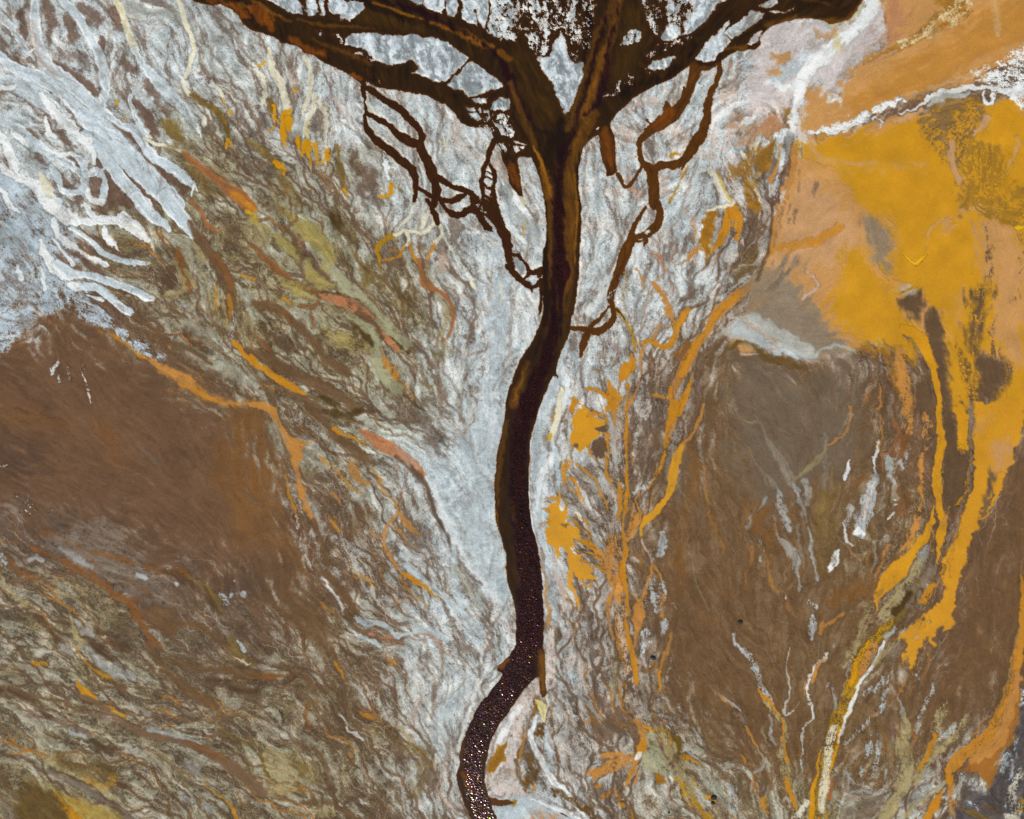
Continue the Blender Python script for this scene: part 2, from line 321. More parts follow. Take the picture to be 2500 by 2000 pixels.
s 01 KH e=2 r=3 a=.8 : 1680,540,16 1740,640,24 1770,760,20 1750,880,16 1770,1010,14
s 01 KH e=2 r=3 a=.8 : 1830,670,14 1860,780,30 1890,900,40 1900,1020,34
s 01 BR e=2 r=3 a=.8 : 1840,720,6 1870,880,16 1885,960,14
s 01 KH e=4 r=3 a=.8 : 1640,330,20 1700,430,70 1730,480,40
s 01 KH e=4 r=4 a=.8 : 1470,470,30 1540,650,30 1550,720,40 1440,740,30 1300,790,20
s 01 KG e=6 r=8 a=.7 t=.3 : 1130,440,40 1210,440,80 1300,490,50
s 01 DB e=8 r=8 a=.8 t=.2 : 1350,570,60 1420,620,110 1400,690,80
s 01 KH e=6 r=6 a=.6 t=.3 : 1350,790,50 1500,760,60
s 01 LG e=3 r=5 a=.8 : 1490,830,20 1560,850,30
s 01 GS e=10 r=8 a=.8 : 1560,980,60 1660,1060,90 1780,1160,90 1850,1220,40
s 01 GS e=10 r=8 a=.7 : 1480,1160,50 1700,1290,110 1950,1400,130 2120,1480,110
s 01 BR e=3 r=4 a=.9 : 1130,930,30 1300,1050,40 1420,1150,50 1600,1230,50 1780,1330,30
s 01 DB e=6 r=6 a=.7 : 1560,1050,30 1650,1180,30 1790,1260,30
s 01 LG e=3 r=5 a=.7 t=.3 : 1960,900,20 1980,1010,30 1940,1130,20
s 01 O e=2 r=3 : 1960,1150,30 2020,1220,50 2100,1300,44 2180,1360,40
s 01 O e=3 r=3 a=.7 : 1990,540,10 2060,600,30 2140,620,30
s 01 YO e=3 r=4 a=.9 : 2080,50,20 2156,130,40
s 01 O e=2 r=3 a=.9 : 2080,-20,40 2156,50,50
s 01 O e=5 r=4 a=.8 : 820,1060,10 950,1110,20 1080,1200,24 1200,1290,20 1290,1340,14
s 01 OT e=7 r=4 : 1300,1330,50 1430,1410,80 1560,1490,110 1690,1590,80 1830,1640,50 1960,1680,34 2080,1665,30 2180,1675,40
s 01 O e=4 r=3 a=.8 : 1500,1500,14 1640,1560,30 1760,1630,30 1900,1680,20
s 01 W e=1.5 r=5 t=.2 : 490,1290,10 475,1350,12 435,1380,40 432,1440,18
s 01 W e=1.5 r=5 t=.3 : 495,1440,20 500,1480,30
s 01 W e=1.5 r=5 t=.55 a=.8 : 560,1360,16 590,1500,16
s 01 W e=1.5 r=5 t=.55 a=.8 : 680,1400,12 740,1560,26 760,1690,16
s 01 W e=1.5 r=5 t=.6 a=.6 : 690,1310,10 715,1400,14
s 11 RB e=4 r=3 a=.9 : -60,340,40 0,370,40 100,470,44 200,560,50 300,650,60 420,710,60 560,770,50
s 11 SA e=3 r=3 t=.1 : 540,760,30 620,780,70 720,800,90 850,860,90 950,940,100 1040,1030,84 1100,1120,70 1170,1200,50 1200,1230,20
s 11 KD e=2 r=2 a=.8 : 560,740,16 700,750,18 860,810,16 970,900,14 1050,1000,14 1130,1100,20 1210,1190,30 1280,1250,30
s 11 DB e=4 r=3 a=.8 : 860,900,50 950,980,60 1020,1060,60 1040,1130,50
s 11 OS e=3 r=3 t=.3 : 1030,1170,20 1060,1290,56 1120,1400,74 1200,1480,80 1270,1560,50 1330,1620,30
s 11 KD e=2 r=2 a=.8 : 1030,1180,10 1050,1320,12 1110,1440,14 1200,1540,14 1290,1640,14 1400,1725,10
s 11 SG e=8 r=6 : 260,30,60 380,180,140 520,300,150 620,430,130 600,540,90
s 11 SG e=8 r=6 : -40,130,50 80,210,60 200,300,70 330,420,80 370,500,50
s 11 SG e=6 r=6 : 430,500,60 470,580,110 560,660,110 640,690,60
s 11 SL e=6 r=6 : 520,400,40 650,560,60 760,700,90 900,790,80 1020,920,60 1120,1040,90 1260,1180,80
s 11 SL e=6 r=6 : 760,930,30 880,1000,50 970,1100,90 1000,1220,90 1020,1350,90 1080,1460,90 1180,1560,80
s 11 SG e=8 r=10 t=.3 : 570,1030,40 680,1110,110 800,1170,130 920,1220,90
s 11 SG e=6 r=6 t=.2 : 190,650,40 330,700,110 470,780,60
s 11 KD e=8 r=5 a=.9 : 640,100,60 690,180,90 700,260,30
s 11 KD e=6 r=5 a=.9 : 780,1000,24 860,1060,50 930,1130,50 960,1160,20
s 11 KG e=10 r=8 a=.8 t=.2 : 860,440,60 910,560,100 930,650,80
s 11 KG e=8 r=8 a=.6 t=.3 : 790,150,70 830,350,60 800,500,60
s 11 MB e=4 r=4 a=.8 : 390,320,30 410,400,34 370,500,26 405,610,20
s 11 MB e=4 r=4 a=.8 : 430,400,26 500,500,36 580,590,36 640,660,14
s 11 BR e=3 r=4 a=.8 : 290,-20,30 350,100,24 260,200,40 330,280,40 350,400,20
s 11 DB e=8 r=6 a=.8 : 60,1060,40 180,1130,110 290,1200,110 370,1250,40
s 11 BR e=5 r=4 a=.9 : -20,830,60 150,860,70 300,960,70 420,1080,80 520,1200,80 620,1340,80 760,1420,70
s 11 BR e=4 r=4 a=.9 : -60,1230,60 100,1290,90 350,1440,100 560,1540,100 750,1640,90 850,1725,80
s 11 BR e=4 r=4 a=.9 : 280,1590,50 450,1650,80 560,1725,80
s 11 KD e=5 r=5 a=.8 : 430,1600,30 560,1640,50 690,1710,50
s 11 O e=2.5 r=3 : -40,1270,30 40,1360,50 150,1440,64 260,1510,74 350,1570,50 430,1600,20
s 11 O e=4 r=3 a=.8 : 60,1510,20 150,1560,24
s 11 OT e=3 r=3 : -40,1680,40 40,1690,40 160,1725,30
s 11 RB e=3 r=4 a=.8 : -20,1060,24 60,1180,26 130,1220,12
s 11 O e=3 r=4 a=.7 : 180,800,20 240,790,24 290,830,14
s 11 RB e=3 r=4 a=.8 : 380,850,40 500,850,40 540,800,20
s 11 RB e=3 r=4 a=.8 : 470,900,34 490,1030,16
s 11 RB e=3 r=4 a=.8 : 220,900,20 280,970,40
s 11 YG e=2 r=4 : 1190,250,40 1110,270,56 1045,335,50 1015,395,36 1045,450,24 1050,520,12
s 11 WC e=2 r=4 : 1170,255,30 1290,220,34 1400,235,34 1490,170,34 1480,80,30
s 11 WC e=3 r=5 a=.8 : 1420,100,60 1400,190,50
s 11 WC e=2 r=5 a=.9 : 1330,20,40 1290,110,30 1210,200,20
s 11 WC e=2 r=4 : 1275,240,24 1280,320,30 1220,380,20
s 11 O e=1.5 r=3 a=.9 : 1290,330,16 1310,420,20 1340,470,24 1380,500,30
s 11 O e=2 r=4 a=.9 : 1240,370,26 1200,440,26 1080,470,20
s 11 O e=3 r=5 a=.6 : 1210,390,14 1120,380,12
s 11 RO e=3 r=3 : 1370,470,34 1390,580,40 1420,660,60 1510,710,44 1600,770,36 1650,870,36 1665,970,34 1640,1080,30 1560,1150,14
s 11 KH e=6 r=4 a=.8 : 1520,760,30 1590,880,40 1600,1000,50 1560,1090,40
s 11 WC e=2 r=4 a=.9 : 1550,170,20 1560,260,30 1500,320,30
s 11 O e=2 r=4 : 1490,330,20 1470,390,40 1460,460,14
s 11 PK e=6 r=8 a=.7 t=.2 : 1580,440,60 1560,540,60
s 11 WC e=2 r=5 a=.8 : 1560,230,14 1700,460,20 1790,560,24
s 11 WC e=2 r=4 : 1795,570,26 1820,660,34 1850,705,14
s 11 WC e=2 r=4 a=.8 : 1880,560,16 1960,560,20 1980,650,12
s 11 WC e=2 r=4 : 2080,640,30 2060,760,36 2055,860,24
s 11 O e=2 r=4 a=.5 t=.3 : 2040,620,14 2060,880,20
s 11 PK e=8 r=6 a=.4 : 1880,850,20 1950,900,30 1990,1300,30
s 11 BR e=2 r=4 a=.7 : 1980,1200,10 1960,1400,14 1930,1460,10
s 11 KD e=12 r=8 a=.5 : 1200,600,90 1180,750,70 1370,850,50 1360,1050,40
s 11 KG e=12 r=8 a=.5 : 1040,550,50 1100,700,50 1590,1200,60 1500,1300,50
s 11 W e=4 r=6 a=.6 : 2080,-20,50 2150,300,40
# --- left of the river, lower
p 12 BW e=14 r=16 a=.85 : 1430,590 1530,750 1570,950 1650,1150 1740,1280 1870,1420 1900,1500 2190,1640 2110,1350 2060,1080 2005,800 2020,500 2080,180 2130,-900 2100,-1700 2040,-1700 2000,-1000 1930,-500 1950,-100 1800,150 1700,300 1500,450
s 12 W e=8 r=8 a=.7 : 1440,590,40 1560,820,60 1680,1100,60 1750,1250,50 1900,1430,50 2020,1600,50
s 12 W e=8 r=8 a=.55 : 1980,0,60 2000,200,40 1960,400,30
s 12 OT e=3 r=3 : 60,-40,60 120,0,60 170,80,50 220,170,44 260,240,60
p 12 OT e=3 r=5 : 230,190 300,240 380,250 385,290 440,290 395,345 380,420 372,520 400,640 420,760 460,860 505,960 470,930 400,790 360,690 330,500 290,400 250,290
s 12 OT e=3 r=4 a=.8 : 390,300,30 450,280,16 510,245,10
s 12 BR e=4 r=4 a=.9 : 500,940,40 540,1080,50 580,1230,60 620,1380,60 700,1500,60 780,1620,70 840,1740,70
s 12 SA e=4 r=4 : 880,170,30 960,230,80 1080,300,100 1180,350,90 1260,410,76 1340,470,66 1410,560,40
s 12 PK e=6 r=4 a=.6 : 1170,320,40 1260,400,50 1370,490,30
s 12 DB e=4 r=3 a=.8 : 1180,400,30 1320,520,50 1430,640,34 1490,800,34 1530,940,26 1600,1060,16 1650,1200,14 1645,1330,12
s 12 GS e=8 r=8 a=.7 : 140,150,80 190,280,110 230,380,60
s 12 LG e=4 r=8 a=.7 t=.4 : 300,70,60 480,130,60 560,170,30
s 12 BR e=5 r=4 a=.9 : 420,-20,60 560,100,60 640,200,70 760,300,90 900,400,90 1000,460,50
s 12 OL e=2 r=3 a=.7 : 400,-20,8 500,90,12 600,185,12
s 12 O e=2.5 r=4 a=.9 : 650,160,34 720,210,20 820,235,24 900,290,24
s 12 KD e=8 r=6 a=.8 : 660,20,90 800,60,90 850,20,60
s 12 O e=2.5 r=5 a=.8 : 540,400,12 650,490,20 740,590,22 830,670,20 880,710,12
s 12 OT e=10 r=6 a=.8 : 810,480,60 850,570,60 930,640,30
s 12 O e=3 r=4 a=.8 : 970,490,16 1040,570,34 1060,600,20
s 12 OT e=3 r=4 a=.8 : 1030,600,14 1090,700,20 1120,740,14
s 12 OT e=2.5 r=4 a=.8 : 640,700,24 690,760,20 720,800,10
s 12 O e=2.5 r=4 a=.8 : 255,550,10 275,680,16 310,800,24 350,900,14
s 12 O e=2.5 r=5 a=.8 : 620,880,10 660,970,22 700,1030,14
s 12 OT e=2.5 r=4 : 1165,760,34 1205,850,26 1250,950,56 1310,1010,50 1370,1060,20
s 12 OT e=2.5 r=4 a=.9 : 1200,870,26 1130,950,22 1090,1030,22 1075,1120,26 1120,1230,34 1200,1340,28
s 12 OT e=2.5 r=4 a=.9 : 950,1020,14 1010,1070,16 1060,1100,14
s 12 O e=3 r=4 : 1240,1380,26 1330,1430,50 1440,1500,44 1540,1580,26
s 12 OT e=3 r=5 a=.8 : 1160,1000,14 1220,1030,30 1265,1090,20
s 12 O e=2.5 r=6 a=.8 : 790,1310,16 850,1360,30 920,1420,26 980,1490,20
s 12 O e=2.5 r=6 a=.7 : 820,1400,16 860,1430,16
s 12 OT e=2.5 r=6 a=.7 : 1210,1390,8 1290,1530,16 1400,1620,20 1440,1670,16
s 12 OT e=2.5 r=6 a=.7 : 1180,1620,26 1230,1600,12
s 12 O e=3 r=4 a=.8 : 540,1620,14 600,1670,26 650,1720,14
s 12 BW e=4 r=6 a=.85 : 1250,1230,34 1300,1340,50 1400,1430,46 1520,1530,56 1640,1640,56 1750,1740,60
s 12 BW e=4 r=5 a=.85 : 1660,1170,44 1670,1350,44 1700,1550,44 1740,1725,50
s 12 W e=3 r=5 a=.8 : 550,1410,20 620,1500,22 700,1620,14 740,1725,10
s 12 W e=2.5 r=6 a=.6 t=.3 : 340,900,16 370,1080,20 400,1200,20 470,1350,20
s 12 W e=2.5 r=6 a=.5 t=.3 : 340,720,14 420,900,14 500,1100,16 560,1250,16
s 12 LG e=3 r=8 a=.7 t=.5 : 640,1100,80 780,1140,90 900,1220,60 1040,1270,50
s 12 LG e=3 r=8 a=.7 t=.5 : 750,1310,40 880,1330,60 980,1500,80 1100,1640,80
s 12 LG e=4 r=6 a=.8 : 1180,760,16 1160,700,30 1260,680,16
s 12 N2 e=2 r=3 a=.7 : 1740,1290,12 1800,1390,12 1870,1450,16 1900,1470,20
s 12 N2 e=2 r=3 a=.6 : 1400,0,10 1500,150,12 1560,250,12 1640,350,6
s 12 GS e=12 r=10 a=.6 t=.2 : 1700,1350,70 1780,1500,80 1880,1640,90
s 12 BR e=14 r=8 a=.7 : 900,880,160 820,1030,120
p 12 BR e=20 r=10 a=.7 : 0,1250 100,1200 300,1350 420,1500 500,1725 200,1725 100,1500
s 13 BW e=3 r=5 a=.85 : 830,20,24 900,60,50 1030,80,40 1120,130,44 1190,190,34
s 13 BW e=3 r=5 a=.85 : 760,60,20 830,150,34 1000,240,44 1060,300,20
s 13 BW e=3 r=5 a=.85 : 1190,190,30 1330,140,44 1450,140,60 1600,210,60
s 13 BR e=3 r=4 a=.8 : 750,-20,40 800,80,44 900,160,30 1050,220,20
s 13 SA e=4 r=6 a=.7 t=.2 : 950,160,30 1130,210,44 1240,270,20
s 13 SA e=4 r=6 a=.5 t=.2 : 1300,210,14 1400,150,20 1530,230,34 1550,330,24 1560,400,14
s 13 OS e=4 r=6 a=.6 t=.3 : 1110,390,24 1180,440,20
s 13 KD e=2 r=3 a=.5 : 1910,0,10 2000,90,12 2040,220,14 2070,340,12
s 13 KD e=2 r=3 a=.5 : 1650,100,14 1700,300,12 1790,430,14 1860,520,12
s 13 N2 e=1.5 r=2 a=.5 : 2060,430,8 2000,460,8 1940,520,8
s 13 RB e=4 r=3 : -40,510,50 100,520,50 220,520,30 320,512,10
s 13 BR e=4 r=5 a=.8 : 300,480,30 420,510,40 480,600,50 600,620,60 700,560,40
s 13 BR e=16 r=8 a=.8 : 380,20,200 500,100,240 600,300,160
s 13 RB e=3 r=4 a=.8 : 390,200,14 405,310,24
s 13 O e=2 r=3 a=.8 : 665,405,24 700,470,24 745,550,18
s 13 BR e=3 r=3 a=.8 : 740,560,20 700,640,20 760,770,30 850,850,26 960,890,20
s 13 O e=3 r=3 a=.7 : 885,830,16 940,860,24 990,880,10
s 13 RB e=3 r=4 a=.8 : 430,750,30 425,850,30 450,960,24
s 13 RB e=3 r=4 a=.6 : 430,760,20 540,740,10
s 13 DB e=3 r=3 a=.6 : 620,740,14 700,900,20 800,1020,34 880,1090,16
s 13 W e=2 r=5 a=.7 : 710,850,12 760,940,20 820,1010,24 900,1060,14
s 13 PK e=5 r=5 a=.5 : 1390,680,14 1340,800,24 1310,920,20
s 13 KH e=2 r=4 a=.8 : 1090,940,16 1190,950,20 1270,1020,22 1400,1150,24 1480,1220,20 1510,1320,16
s 13 KG e=12 r=8 a=.6 t=.2 : 1250,1100,70 1390,1180,100 1400,1350,100 1350,1500,90
p 13 KH e=4 r=6 a=.75 t=.15 : 60,1120 300,1180 450,1210 490,1350 530,1440 300,1410 150,1410 80,1330
s 13 KG e=4 r=5 a=.8 : 300,1250,20 410,1300,60 370,1380,20
s 13 KG e=2 r=3 : -60,1040,14 20,1090,18 50,1200,18 90,1340,24 170,1410,22 320,1420,22 380,1480,24 420,1540,24
s 13 KG e=2 r=3 a=.8 : 350,1170,10 440,1200,16 480,1280,20 495,1390,14
p 13 KH e=3 r=4 a=.8 t=.15 : 110,1410 350,1460 340,1520 200,1530 120,1470
p 13 KH e=3 r=4 a=.7 t=.25 : 420,1640 550,1610 690,1650 600,1710 430,1690
s 13 BR e=4 r=4 a=.8 : 200,1550,40 400,1590,40 560,1570,40 700,1620,50 800,1725,60
s 13 BR e=4 r=4 a=.7 : 100,1060,20 350,1100,30 560,1180,30 600,1350,30 660,1480,30
s 13 W e=2 r=5 a=.6 : 400,1180,20 460,1210,20
s 13 W e=2 r=5 a=.7 : 860,1560,12 900,1580,20 940,1600,10
s 13 W e=2 r=5 a=.7 : 700,1590,16 725,1620,12
s 13 PK e=4 r=4 a=.7 : 1560,1370,12 1520,1450,16 1560,1530,20 1640,1610,16 1720,1700,12
s 13 BW e=10 r=10 a=.6 : 1750,650,90 1600,800,160 1560,1000,160 1580,1200,90
s 13 W e=3 r=4 a=.7 : 1880,560,60 1830,700,40 1780,850,24 1735,1000,18 1700,1150,14
# --- lower left
s 02 RB e=6 r=4 a=.8 : 370,1040,50 500,1080,70 640,1150,60 730,1220,60 790,1300,30
s 02 RB e=5 r=4 a=.9 : 290,1160,30 450,1240,40 600,1320,60 760,1400,60 860,1470,60 960,1560,60 1060,1600,70 1180,1610,30
s 02 RB e=5 r=4 a=.9 : 1040,1600,50 1120,1660,60 1180,1740,50
p 02 MV e=10 r=16 a=.8 t=.15 : 380,1080 600,1000 880,930 1000,1020 1110,1160 1240,1320 1380,1450 1400,1600 1430,1700 1200,1600 1050,1560 850,1430 600,1290 420,1180
s 02 RB e=6 r=4 a=.7 : 790,1200,40 950,1230,60 1120,1300,40
s 02 BR e=6 r=6 a=.6 : 950,1420,20 1120,1450,40 1260,1540,60
s 02 LG e=8 r=6 a=.7 : 500,1180,40 620,1240,60 730,1320,50
s 02 LG e=4 r=5 : 1160,1400,50 1220,1410,60
s 02 LG e=3 r=4 : 1420,1355,34
s 02 LG e=3 r=4 : 1490,1470,38
s 02 LG e=3 r=4 : 2050,1560,54
s 02 LG e=3 r=4 : 1950,1568,30
s 02 LG e=3 r=5 t=.2 : 1880,1570,50 1900,1620,50
s 02 LG e=3 r=4 : 1980,1440,20
s 02 LG e=3 r=5 a=.8 : 250,1270,50 300,1245,30 350,1260,40
s 02 LG e=4 r=6 t=.3 : 20,1240,60 60,1290,40
s 02 RB e=5 r=4 a=.8 : 60,1230,24 120,1320,34 200,1390,50 330,1440,50 450,1500,40
s 02 RB e=5 r=4 a=.8 : 1230,1320,30 1400,1380,44 1540,1370,44 1640,1420,30
s 02 KG e=4 r=5 a=.8 : 1560,1390,30 1700,1480,44 1800,1570,50 1860,1680,50
s 02 DB e=8 r=5 a=.8 : 1400,1380,40 1560,1440,50 1720,1560,50 1800,1680,40
s 02 W e=1.5 r=4 t=.6 a=.9 : 220,780,40 270,840,70 200,860,60
s 02 W e=1.5 r=4 t=.6 a=.9 : 400,830,20 450,850,20
s 02 W e=1.5 r=4 t=.5 a=.9 : -10,480,40 50,465,16
s 02 W e=1.5 r=4 t=.6 a=.8 : 140,730,40
s 02 MV e=6 r=5 a=.4 : 1190,330,30 1290,430,40 1350,530,30
s 02 BR e=8 r=6 a=.5 : 1580,760,16 1640,900,20 1730,1080,20
s 02 OL e=3 r=6 a=.4 t=.5 : 1900,900,14 1980,1150,14 2040,1330,14
s 02 MV e=4 r=6 a=.6 t=.3 : 1500,1250,30 1600,1320,60 1680,1390,60
s 02 KH e=5 r=8 a=.7 t=.2 : 0,1420,60 120,1560,60 220,1640,60
s 02 KH e=3 r=5 a=.7 : 300,1440,14 560,1560,20 760,1680,24 850,1740,20
s 02 KH e=8 r=8 a=.6 t=.3 : 420,1400,40 640,1480,80 880,1600,90 1020,1700,60
s 03 RB e=4 r=4 a=.9 : 1110,-20,50 1180,60,50 1240,160,50 1290,240,60 1360,280,40
p 03 BR e=6 r=5 a=.95 : 1180,-40 1450,-40 1500,30 1640,60 1740,100 1500,120 1480,200 1400,180 1300,110
s 03 BR e=6 r=5 a=.8 : 1640,100,60 1850,200,60 1900,280,50
s 03 BR e=4 r=4 a=.9 : 1240,250,50 1350,420,50 1480,540,60 1600,640,80 1720,720,80 1830,780,60
s 03 BR e=4 r=4 a=.8 : 1420,380,40 1600,440,60 1850,480,70 2160,500,80
s 03 DB e=14 r=6 a=.8 : 1780,560,60 1950,620,120 2160,700,120
s 03 DB e=4 r=5 a=.8 : 330,30,60 450,170,50 540,300,50 600,360,30
s 03 DB e=4 r=5 a=.8 : 690,180,40 830,290,70 960,390,60 1060,470,40
s 03 DB e=4 r=5 a=.8 : 790,100,30 920,190,60 1080,300,60
s 03 LG e=4 r=6 a=.6 : 640,60,50 760,170,80
s 03 LG e=5 r=6 a=.7 : 700,260,40 850,400,70 980,470,100 1130,530,60
s 03 LG e=5 r=6 a=.6 : 500,250,40 600,330,60
s 03 LG e=5 r=6 a=.6 : 1100,760,50 1260,840,60
s 03 KH e=2 r=4 a=.8 : 590,-20,24 610,90,24 650,180,60 690,240,50
s 03 YD e=2.5 r=3 a=.9 : 630,240,14 670,350,20 760,440,22 850,500,26 930,550,30
s 03 BR e=4 r=3 a=.9 : 930,560,30 1050,620,40
s 03 YD e=4 r=3 : 280,408,26 350,415,34 400,420,26
s 03 YD e=4 r=3 : 660,580,30 700,640,60 760,690,60 800,700,30
s 03 YD e=3 r=3 a=.9 : 880,770,16 960,810,26 1050,860,30
s 03 BB e=4 r=3 : 700,700,40 850,770,50 960,860,44 1100,940,60 1250,1010,70 1450,1040,56 1620,1090,70 1780,1170,80 1920,1270,90 2060,1370,90 2200,1500,90
s 03 RB e=4 r=3 a=.6 : 1560,1080,30 1780,1170,30 1900,1220,30
s 03 LG e=3 r=3 a=.8 : 1250,960,34 1380,1000,34 1560,1040,20 1700,1090,12
s 03 KH e=6 r=6 a=.5 : 0,600,24 180,680,20 360,740,30
s 03 DB e=6 r=5 a=.8 : 0,640,60 150,680,60 300,760,60 400,860,40
s 03 MB e=6 r=5 a=.7 : 240,860,20 420,870,40 600,960,50 750,1010,50
s 03 MB e=6 r=5 a=.8 : 700,820,40 860,850,50 960,900,40
s 03 DB e=5 r=5 a=.8 : 780,1060,30 900,1130,44 1050,1120,24
s 03 LG e=4 r=6 a=.7 : 600,990,50 720,1030,50
s 03 LG e=4 r=6 a=.7 : 1060,1100,50 1120,1140,50
s 03 GS e=6 r=6 a=.6 : 200,900,40 380,940,60 520,1010,50
s 03 KH e=10 r=8 a=.8 t=.1 : 340,1160,60 520,1300,110 700,1370,130 830,1450,110 960,1550,60
s 03 KB e=16 r=8 a=.7 : 520,1220,120 700,1270,140 900,1350,100
s 03 YD e=10 r=6 a=.5 : 700,1400,60 900,1450,60 960,1380,40
s 03 MV e=3 r=4 : 400,1320,30 560,1390,50 720,1460,56 860,1550,44 1000,1660,44 1100,1740,40
s 03 DB e=2 r=3 a=.7 : 420,1290,14 600,1370,16 780,1450,16 900,1560,24 1030,1680,24
p 03 YK e=5 r=5 : 440,1470 560,1510 700,1560 880,1630 1060,1740 1100,1900 760,1900 620,1725 520,1600
s 03 YD e=3 r=4 : 445,1470,20 490,1540,34 540,1620,50 620,1700,70 700,1800,70
s 03 YD e=3 r=4 a=.8 : 600,1560,16 680,1620,16 720,1700,16
s 03 KH e=6 r=6 a=.8 : 220,1380,50 340,1430,70 440,1470,40
p 03 KB e=14 r=10 a=.9 : 170,1430 430,1500 520,1620 620,1760 700,1900 150,1900
s 03 DB e=10 r=8 a=.7 : -40,1300,110 60,1450,110
s 03 MV e=10 r=10 a=.6 t=.2 : 30,1600,110 80,1700,110
s 03 YD e=2 r=4 a=.8 : 1720,1370,12 1730,1440,20 1800,1500,20 1900,1560,20 1970,1650,26 2000,1725,20
s 03 KG e=4 r=4 a=.7 : 1690,1560,20 1670,1640,24 1700,1700,30
s 03 KG e=4 r=5 a=.6 : 1840,840,20 1860,980,40 1950,1040,30 2060,1080,30 2150,1120,30
s 03 KG e=3 r=4 a=.7 : 1960,180,30 1950,280,90 2030,370,80 2140,420,50
s 03 WC e=2 r=4 : 1950,350,10 2030,395,18 2110,420,12
s 03 LG e=3 r=5 : 2010,230,24 2050,290,40
s 03 LG e=8 r=8 a=.5 : 1600,1280,80 1650,1330,60
s 03 LG e=8 r=8 a=.5 : 1550,1540,50 1620,1580,50
s 03 LG e=8 r=8 a=.5 : 1740,1600,50 1820,1680,60
s 03 DB e=2 r=3 a=.6 : 1000,1320,10 1100,1290,14 1180,1250,16 1280,1300,14 1340,1390,12
s 03 DB e=3 r=4 a=.7 : 1000,1420,50 1100,1460,30
# --- right of the river: bank strip and pale ribbons
s 22 BW e=10 r=10 a=.85 : 450,-800,110 400,-500,100 330,-200,100 250,0,100 225,200,120 220,400,130 220,600,120 220,800,110 250,1000,110 290,1200,90 310,1400,90 340,1725,110
s 22 W e=4 r=4 a=.8 : 350,400,90 260,550,60 220,700,60 210,850,30
s 22 W e=1.5 r=2 a=.9 : 222,0,8 180,150,10 158,280,10 145,500,10 145,750,10 170,950,10 215,1150,10
s 22 WC e=2 r=2 : 420,-180,30 405,-60,60 385,60,60 350,180,50 325,245,30
s 22 YO e=2 r=3 a=.9 : 330,210,26 315,255,24
s 22 OS e=3 r=5 a=.7 : 360,-20,14 345,60,14 330,120,10
s 22 BW e=3 r=4 a=.9 : 350,260,30 370,400,40 390,560,34 395,690,24
s 22 BW e=4 r=5 a=.8 t=.2 : 470,-60,70 460,-250,60 450,-350,40
s 22 BW e=4 r=5 a=.8 : 340,1180,20 360,1300,50 390,1420,40
s 22 PK e=4 r=4 a=.8 : 335,1180,24 360,1350,34 410,1480,40 435,1600,24 425,1725,14
s 22 OT e=3 r=4 a=.8 : 265,1300,8 285,1500,16 310,1700,20
s 23 OT e=2 r=3 : 315,-20,20 305,60,22 300,110,10
s 23 PW e=3 r=3 t=.12 : 335,140,50 325,260,70 325,420,80 325,600,70
s 23 W e=2 r=2 a=.8 : 280,330,8 285,500,8 290,640,8
s 22 W e=1.5 r=3 a=.7 : 270,1000,6 300,1190,8 325,1210,10 335,1170,10
s 22 GY e=3 r=5 t=.45 : 440,460,50 520,500,60 620,560,70 700,640,80 760,780,80 810,880,90
s 22 O e=2 r=5 a=.9 : 450,430,16 560,470,14 640,530,16 720,610,16 745,700,14 790,780,14 800,840,10
s 22 GY e=3 r=5 t=.45 : 400,700,40 500,790,64 620,850,64 740,950,70
s 22 O e=1.5 r=6 a=.9 : 440,480,60 480,520,10
s 22 O e=1.5 r=6 a=.9 : 425,490,26 430,560,34 445,630,24
s 22 O e=1.5 r=6 a=.9 : 440,570,10 520,590,30 560,660,30 600,740,30 625,780,10
s 22 O e=1.5 r=6 a=.8 : 470,660,10 540,700,20 590,780,14
s 22 O e=1.5 r=6 a=.8 : 540,860,10 580,900,40 620,950,30 680,1050,14
s 22 O e=1.5 r=6 a=.8 : 500,920,8 600,1020,14 690,1080,12
s 22 GP e=3 r=4 t=.5 : 900,-60,100 890,100,110 880,300,130 880,500,120 860,700,150 850,850,190 860,1000,200 860,1120,190
s 22 OSP e=3 r=4 t=.35 : 850,1150,190 870,1260,160 890,1380,120 905,1500,110 910,1725,110
s 22 O e=2 r=5 a=.9 : 870,-30,30 860,60,34 880,130,14
s 22 O e=2 r=5 a=.9 : 790,200,20 810,300,14 805,420,14 790,450,20 800,560,20 840,600,24
s 22 O e=2 r=4 : 905,620,20 905,720,44 910,820,44 900,920,20
s 22 O e=2 r=3 : 968,-200,16 965,0,26 965,150,22 962,300,26 960,450,24 965,600,30 970,740,40 950,870,20 938,1000,12 938,1090,24 960,1180,46 950,1280,40 930,1400,44 965,1550,26 970,1725,26
s 22 OT e=4 r=6 t=.15 : 720,1180,50 790,1290,90 830,1400,60 845,1500,24 850,1640,16
s 22 OT e=3 r=5 : 850,1500,20 820,1600,44 805,1725,30
s 22 O e=1.5 r=5 : 520,1060,20 620,1110,10 720,1170,10
s 22 O e=1.5 r=5 : 550,1090,20 650,1160,10 740,1230,10
s 22 O e=1.5 r=5 : 520,1180,16 640,1200,8 760,1280,10
s 22 O e=1.5 r=5 : 590,1260,20 680,1310,10 770,1340,10
s 22 O e=1.5 r=5 : 600,1370,14 700,1350,8 780,1350,10
p 22 G e=1.5 r=7 n=1 : 515,30 560,10 560,-120 600,-20 660,30 720,70 800,95 740,150 690,170 750,200 780,205 715,250 660,270 640,320 590,350 540,320 500,280 485,180 510,100
s 22 O e=1.5 r=6 : 640,310,16 680,400,14 770,420,14 800,470,10
s 22 O e=1.5 r=6 : 510,290,14 490,400,8 520,460,8
s 22 O e=1.5 r=7 : 650,40,10 760,30,16 800,100,20
s 22 O e=1.5 r=6 : 740,200,12 800,210,16 810,330,10
